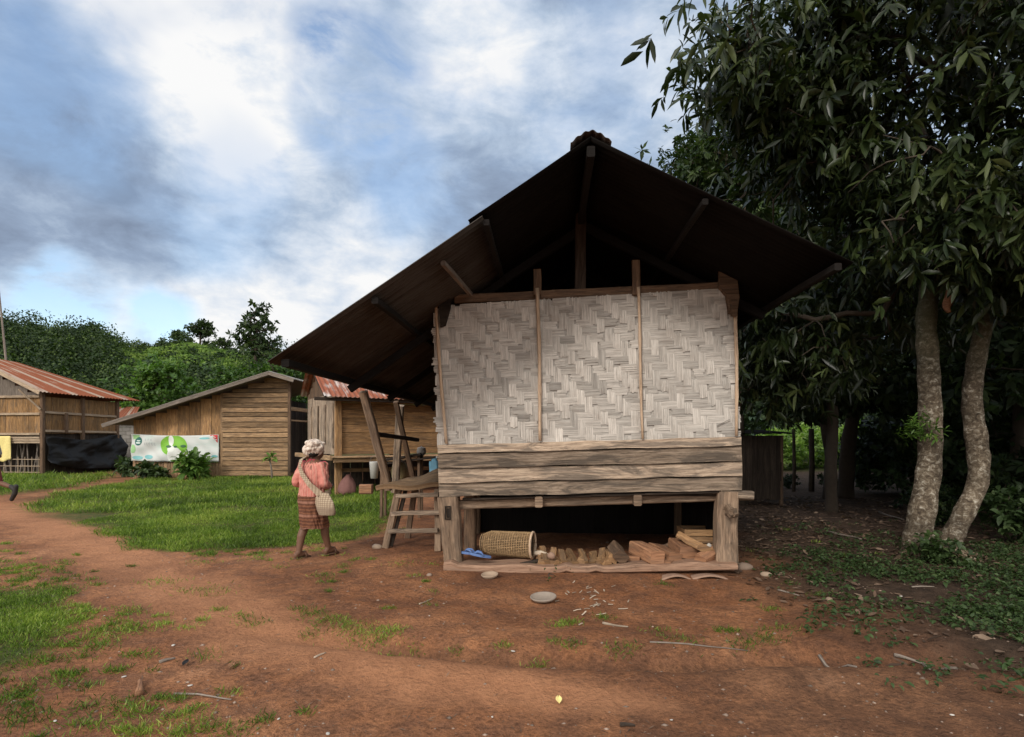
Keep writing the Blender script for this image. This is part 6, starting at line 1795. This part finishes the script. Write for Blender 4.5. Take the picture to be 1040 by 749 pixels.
wp = onground(313, 568)
woman = empty('person', (wp[0], wp[1] + .12, wp[2] - .005), R(-26)); woman.scale = (.985,) * 3; tag(woman, 'barefoot-looking person in pink blouse, brown skirt and pale headscarf walking away across the dirt'.replace('barefoot-looking ', ''), 'person')
mb = MB()
HL, HR = (-.085, .0, .72), (.085, .0, .72)
KL, KR = (-.09, -.01, .41), (.085, .13, .42)
AL, AR = (-.085, -.13, .075), (.085, .20, .095)
TL_, TR_ = (-.075, .01, .022), (.095, .34, .028)
limb(mb, [HL, KL, (KL[0], -.085, .27), AL], [.085, .056, .052, .034]); limb(mb, [HR, KR, (KR[0], .14, .28), AR], [.085, .056, .052, .034])
foot(mb, AL, TL_); foot(mb, AR, TR_)
loft(mb, [((0, 0, .66), .14, .11), ((0, 0, .76), .165, .125), ((0, .0, .88), .145, .11), ((0, .02, 1.02), .155, .115), ((0, .035, 1.13), .165, .105), ((0, .04, 1.19), .13, .08), ((0, .05, 1.23), .055, .055)], 20)
limb(mb, [(0, .05, 1.20), (0, .075, 1.27)], [.052, .046]); head(mb, (0, .09, 1.345))
SL, SR_ = (-.165, .03, 1.155), (.165, .03, 1.155)
EL, ER = (-.225, -.04, .93), (.225, -.02, .93)
WL, WR = (-.15, .14, .86), (.15, .17, .87)
limb(mb, [SL, EL, WL], [.050, .040, .026]); limb(mb, [SR_, ER, WR], [.050, .040, .026])
hand(mb, WL, (.75, .6, .0), (.3, -.4, .9), 1, .9); hand(mb, WR, (-.75, .6, .0), (-.3, -.4, .9), -1, .9)
remesh(mb, 'body', M['skin'], woman, .008)
mb = MB()
loft(mb, [((0, .0, .700), .175, .140), ((0, 0, .72), .178, .142), ((0, 0, .80), .175, .138), ((0, .005, .90), .168, .130), ((0, .02, 1.02), .178, .135), ((0, .035, 1.12), .185, .122), ((0, .04, 1.18), .15, .098), ((0, .05, 1.215), .075, .072), ((0, .055, 1.235), .064, .064)], 40, .022, 7)
for S_, E_, W_ in ((SL, EL, WL), (SR_, ER, WR)):
    limb(mb, [S_, E_, Vector(E_).lerp(Vector(W_), .45)], [.068, .060, .052])
remesh(mb, 'blouse', M['blouse'], woman, .007, 3, .022)
mb = MB()
rows = [((0, 0, .80), .150, .12)]
for i in range(12):
    f = i / 11; rows.append(((.012 * f, .0 + .045 * f, .77 - .40 * f), .178 - .030 * f + .004 * math.sin(f * 9), .150 + .045 * f))
loft(mb, rows, 60, .030, 8)
mb2 = MB(); mb2.V, mb2.Fc, mb2.U, mb2.T, mb2.MI = mb.V, mb.Fc, mb.U, mb.T, mb.MI
remesh(mb2, 'skirt', M['skirt'], woman, .007, 2, .022)
mb = MB()
ball(mb, (0, .055, 1.372), (.116, .132, .118), 24); ball(mb, (-.03, -.03, 1.345), (.075, .06, .075), 14); ball(mb, (.03, -.02, 1.41), (.07, .07, .06), 14); ball(mb, (.045, .01, 1.425), (.075, .085, .045), 14); ball(mb, (-.05, .06, 1.43), (.07, .09, .045), 14)
for k in range(9):
    a = k * .75; ball(mb, (.085 * math.cos(a), .055 + .095 * math.sin(a), 1.385 + .055 * math.sin(k * 2.3)), (.047, .047, .034), 10)
limb(mb, [(-.06, -.045, 1.37), (.02, -.075, 1.355), (.085, -.02, 1.375)], [.022, .028, .02])
remesh(mb, 'headscarf', M['scarf'], woman, .006, 2, .018)
mb = MB(); ball(mb, (0, .035, 1.335), (.09, .085, .08), 18); ball(mb, (0, .0, 1.30), (.065, .055, .05), 14); remesh(mb, 'hair', M['hair'], woman, .007, 2)
mb = MB()
for sx in (-1, 1): ball(mb, (sx * .033, .168, 1.362), (.010, .006, .006), 8)
mb.build('eyes', M['eye'], woman, True)
for A_, T_ in ((AL, TL_), (AR, TR_)):
    mb = MB(); dn = Vector((T_[0] - A_[0], T_[1] - A_[1], 0)).normalized(); sd_ = Vector((dn.y, -dn.x, 0)); h_ = Vector((A_[0], A_[1], T_[2] - .022)) - dn * .075; L = .25
    ring = []
    for k in range(20):
        a = 2 * math.pi * k / 20; ring.append(h_ + dn * (L / 2 + L / 2 * math.cos(a)) + sd_ * .046 * math.sin(a) * (1.1 if math.cos(a) > 0 else .85))
    mb.ring_loft([ring, [p + Vector((0, 0, .016)) for p in ring]], [0, .02], .5)
    c_ = h_ + dn * .16
    mb.tube([c_ + sd_ * .046 + Vector((0, 0, .014)), c_ + sd_ * .03 + Vector((0, 0, .058)), c_ + Vector((0, 0, .068)), c_ - sd_ * .03 + Vector((0, 0, .058)), c_ - sd_ * .046 + Vector((0, 0, .014))], .011, 6)
    mb.build('sandal', M['sandal'], woman, True)
bag = empty('shoulder_bag', woman.location, R(-26)); tag(bag, 'pale woven shoulder bag slung across the walking person in pink', 'bag')
mb = MB()
rows = []
for i in range(14):
    f = i / 13; z = .62 + .27 * f
    wd = .13 * math.sin(math.pi * (.22 + .62 * f)) ** .8 * (1 if f < .6 else 1 - .35 * (f - .6))
    rows.append(((.295 + .03 * (1 - f) - .03 * f, -.075 - .015 * math.sin(f * 3), z - .07), wd + .02, .055 * (1 - .55 * f) + .012))
loft(mb, rows, 28, .03, 5)
remesh(mb, 'bag_pouch', M['bag'], bag, .007, 2, .012)
mb = MB()
path_ = [(.245, -.11, .80), (.13, -.165, .92), (.0, -.150, 1.04), (-.07, -.125, 1.13), (-.10, -.07, 1.205), (-.105, .0, 1.235), (-.095, .09, 1.20), (-.05, .155, 1.10), (.06, .175, .98), (.17, .13, .88), (.265, .04, .82), (.285, -.06, .80)]
rings = []
for i, p in enumerate(path_):
    p = Vector(p); nx_ = Vector(path_[min(i + 1, len(path_) - 1)]) - Vector(path_[max(i - 1, 0)]); nx_.normalize()
    o_ = Vector((p.x * .5, p.y - .02, .25 if 4 <= i <= 6 else 0)).normalized(); sd_ = nx_.cross(o_).normalized() * (.030 if i not in (0, 11) else .04)
    rings.append([p - sd_, p + sd_, p + sd_ + o_ * .008, p - sd_ + o_ * .008])
mb.ring_loft(rings, [i * .1 for i in range(len(rings))], .6)
mb.build('strap', M['bag'], bag)

# second person, almost wholly past the left edge: the trailing leg shows
p2 = empty('person', (-11.70, 12.75, G(-11.70, 12.75)), R(82)); tag(p2, 'person in dark red shorts stepping out at the left edge with a trailing black boot', 'person')
mb = MB()
H1, H2 = (.09, 0, .80), (-.09, 0, .80)
K1, A1 = (.10, -.10, .44), (.10, -.46, .335); K2, A2 = (-.09, .25, .47), (-.09, .30, .08)
limb(mb, [H1, K1, (.10, -.26, .40), A1], [.085, .055, .056, .036]); limb(mb, [H2, K2, (-.09, .25, .3), A2], [.085, .055, .056, .036])
foot(mb, A2, (-.09, .46, .03))
limb(mb, [A1, (.10, -.53, .30), (.10, -.52, .20), (.10, -.46, .09)], [.034, .032, .032, .026])
loft(mb, [((0, 0, .74), .15, .12), ((0, 0, .84), .17, .13), ((0, .01, .98), .15, .115), ((0, .03, 1.14), .17, .12), ((0, .05, 1.27), .18, .11), ((0, .05, 1.33), .12, .08), ((0, .06, 1.37), .055, .055)], 20)
limb(mb, [(0, .06, 1.34), (0, .08, 1.42)], [.054, .048]); head(mb, (0, .10, 1.50))
for sx, e_, w_ in ((1, (.24, .03, 1.03), (.21, .22, .94)), (-1, (-.24, -.08, 1.02), (-.21, -.04, .80))):
    limb(mb, [(sx * .175, .05, 1.29), e_, w_], [.052, .040, .027]); hand(mb, w_, Vector(w_) - Vector(e_), (-sx, 0, .2), sx)
remesh(mb, 'body', M['skin'], p2, .009)
mb = MB(); loft(mb, [((0, 0, .80), .185, .145), ((0, .01, .98), .172, .135), ((0, .03, 1.14), .19, .14), ((0, .05, 1.27), .20, .125), ((0, .05, 1.34), .13, .09), ((0, .06, 1.375), .066, .066)], 36, .02, 7)
for sx, e_ in ((1, (.24, .03, 1.03)), (-1, (-.24, -.08, 1.02))): limb(mb, [(sx * .175, .05, 1.29), Vector((sx * .175, .05, 1.29)).lerp(Vector(e_), .75)], [.068, .062])
remesh(mb, 'shirt', M['grey_shirt'], p2, .009, 3)
mb = MB(); loft(mb, [((0, 0, .74), .17, .14), ((0, 0, .88), .178, .138)], 30, .02, 7); limb(mb, [H1, Vector(H1).lerp(Vector(K1), .92)], [.105, .088]); limb(mb, [H2, Vector(H2).lerp(Vector(K2), .92)], [.105, .088])
remesh(mb, 'shorts', M['maroon'], p2, .009, 3)
mb = MB(); ball(mb, (0, .07, 1.535), (.088, .098, .085), 18); ball(mb, (0, .03, 1.50), (.082, .07, .08), 14); remesh(mb, 'hair', M['hair'], p2, .008, 2)
mb = MB()
for sx in (-1, 1): ball(mb, (sx * .033, .178, 1.517), (.010, .006, .006), 8)
mb.build('eyes', M['eye'], p2, True)
mb = MB(); limb(mb, [Vector(A1) + Vector((0, .03, .015)), A1, (.10, -.54, .27)], [.046, .05, .05]); limb(mb, [(.10, -.56, .36), (.10, -.53, .20), (.10, -.45, .065)], [.048, .052, .042]); remesh(mb, 'boot', M['rubber'], p2, .008, 2)
mb = MB(); limb(mb, [(-.09, .29, .20), A2, (-.09, .28, .045)], [.052, .052, .046]); limb(mb, [(-.09, .27, .045), (-.09, .40, .05), (-.09, .49, .042)], [.046, .048, .040]); remesh(mb, 'boot', M['rubber'], p2, .008, 2)
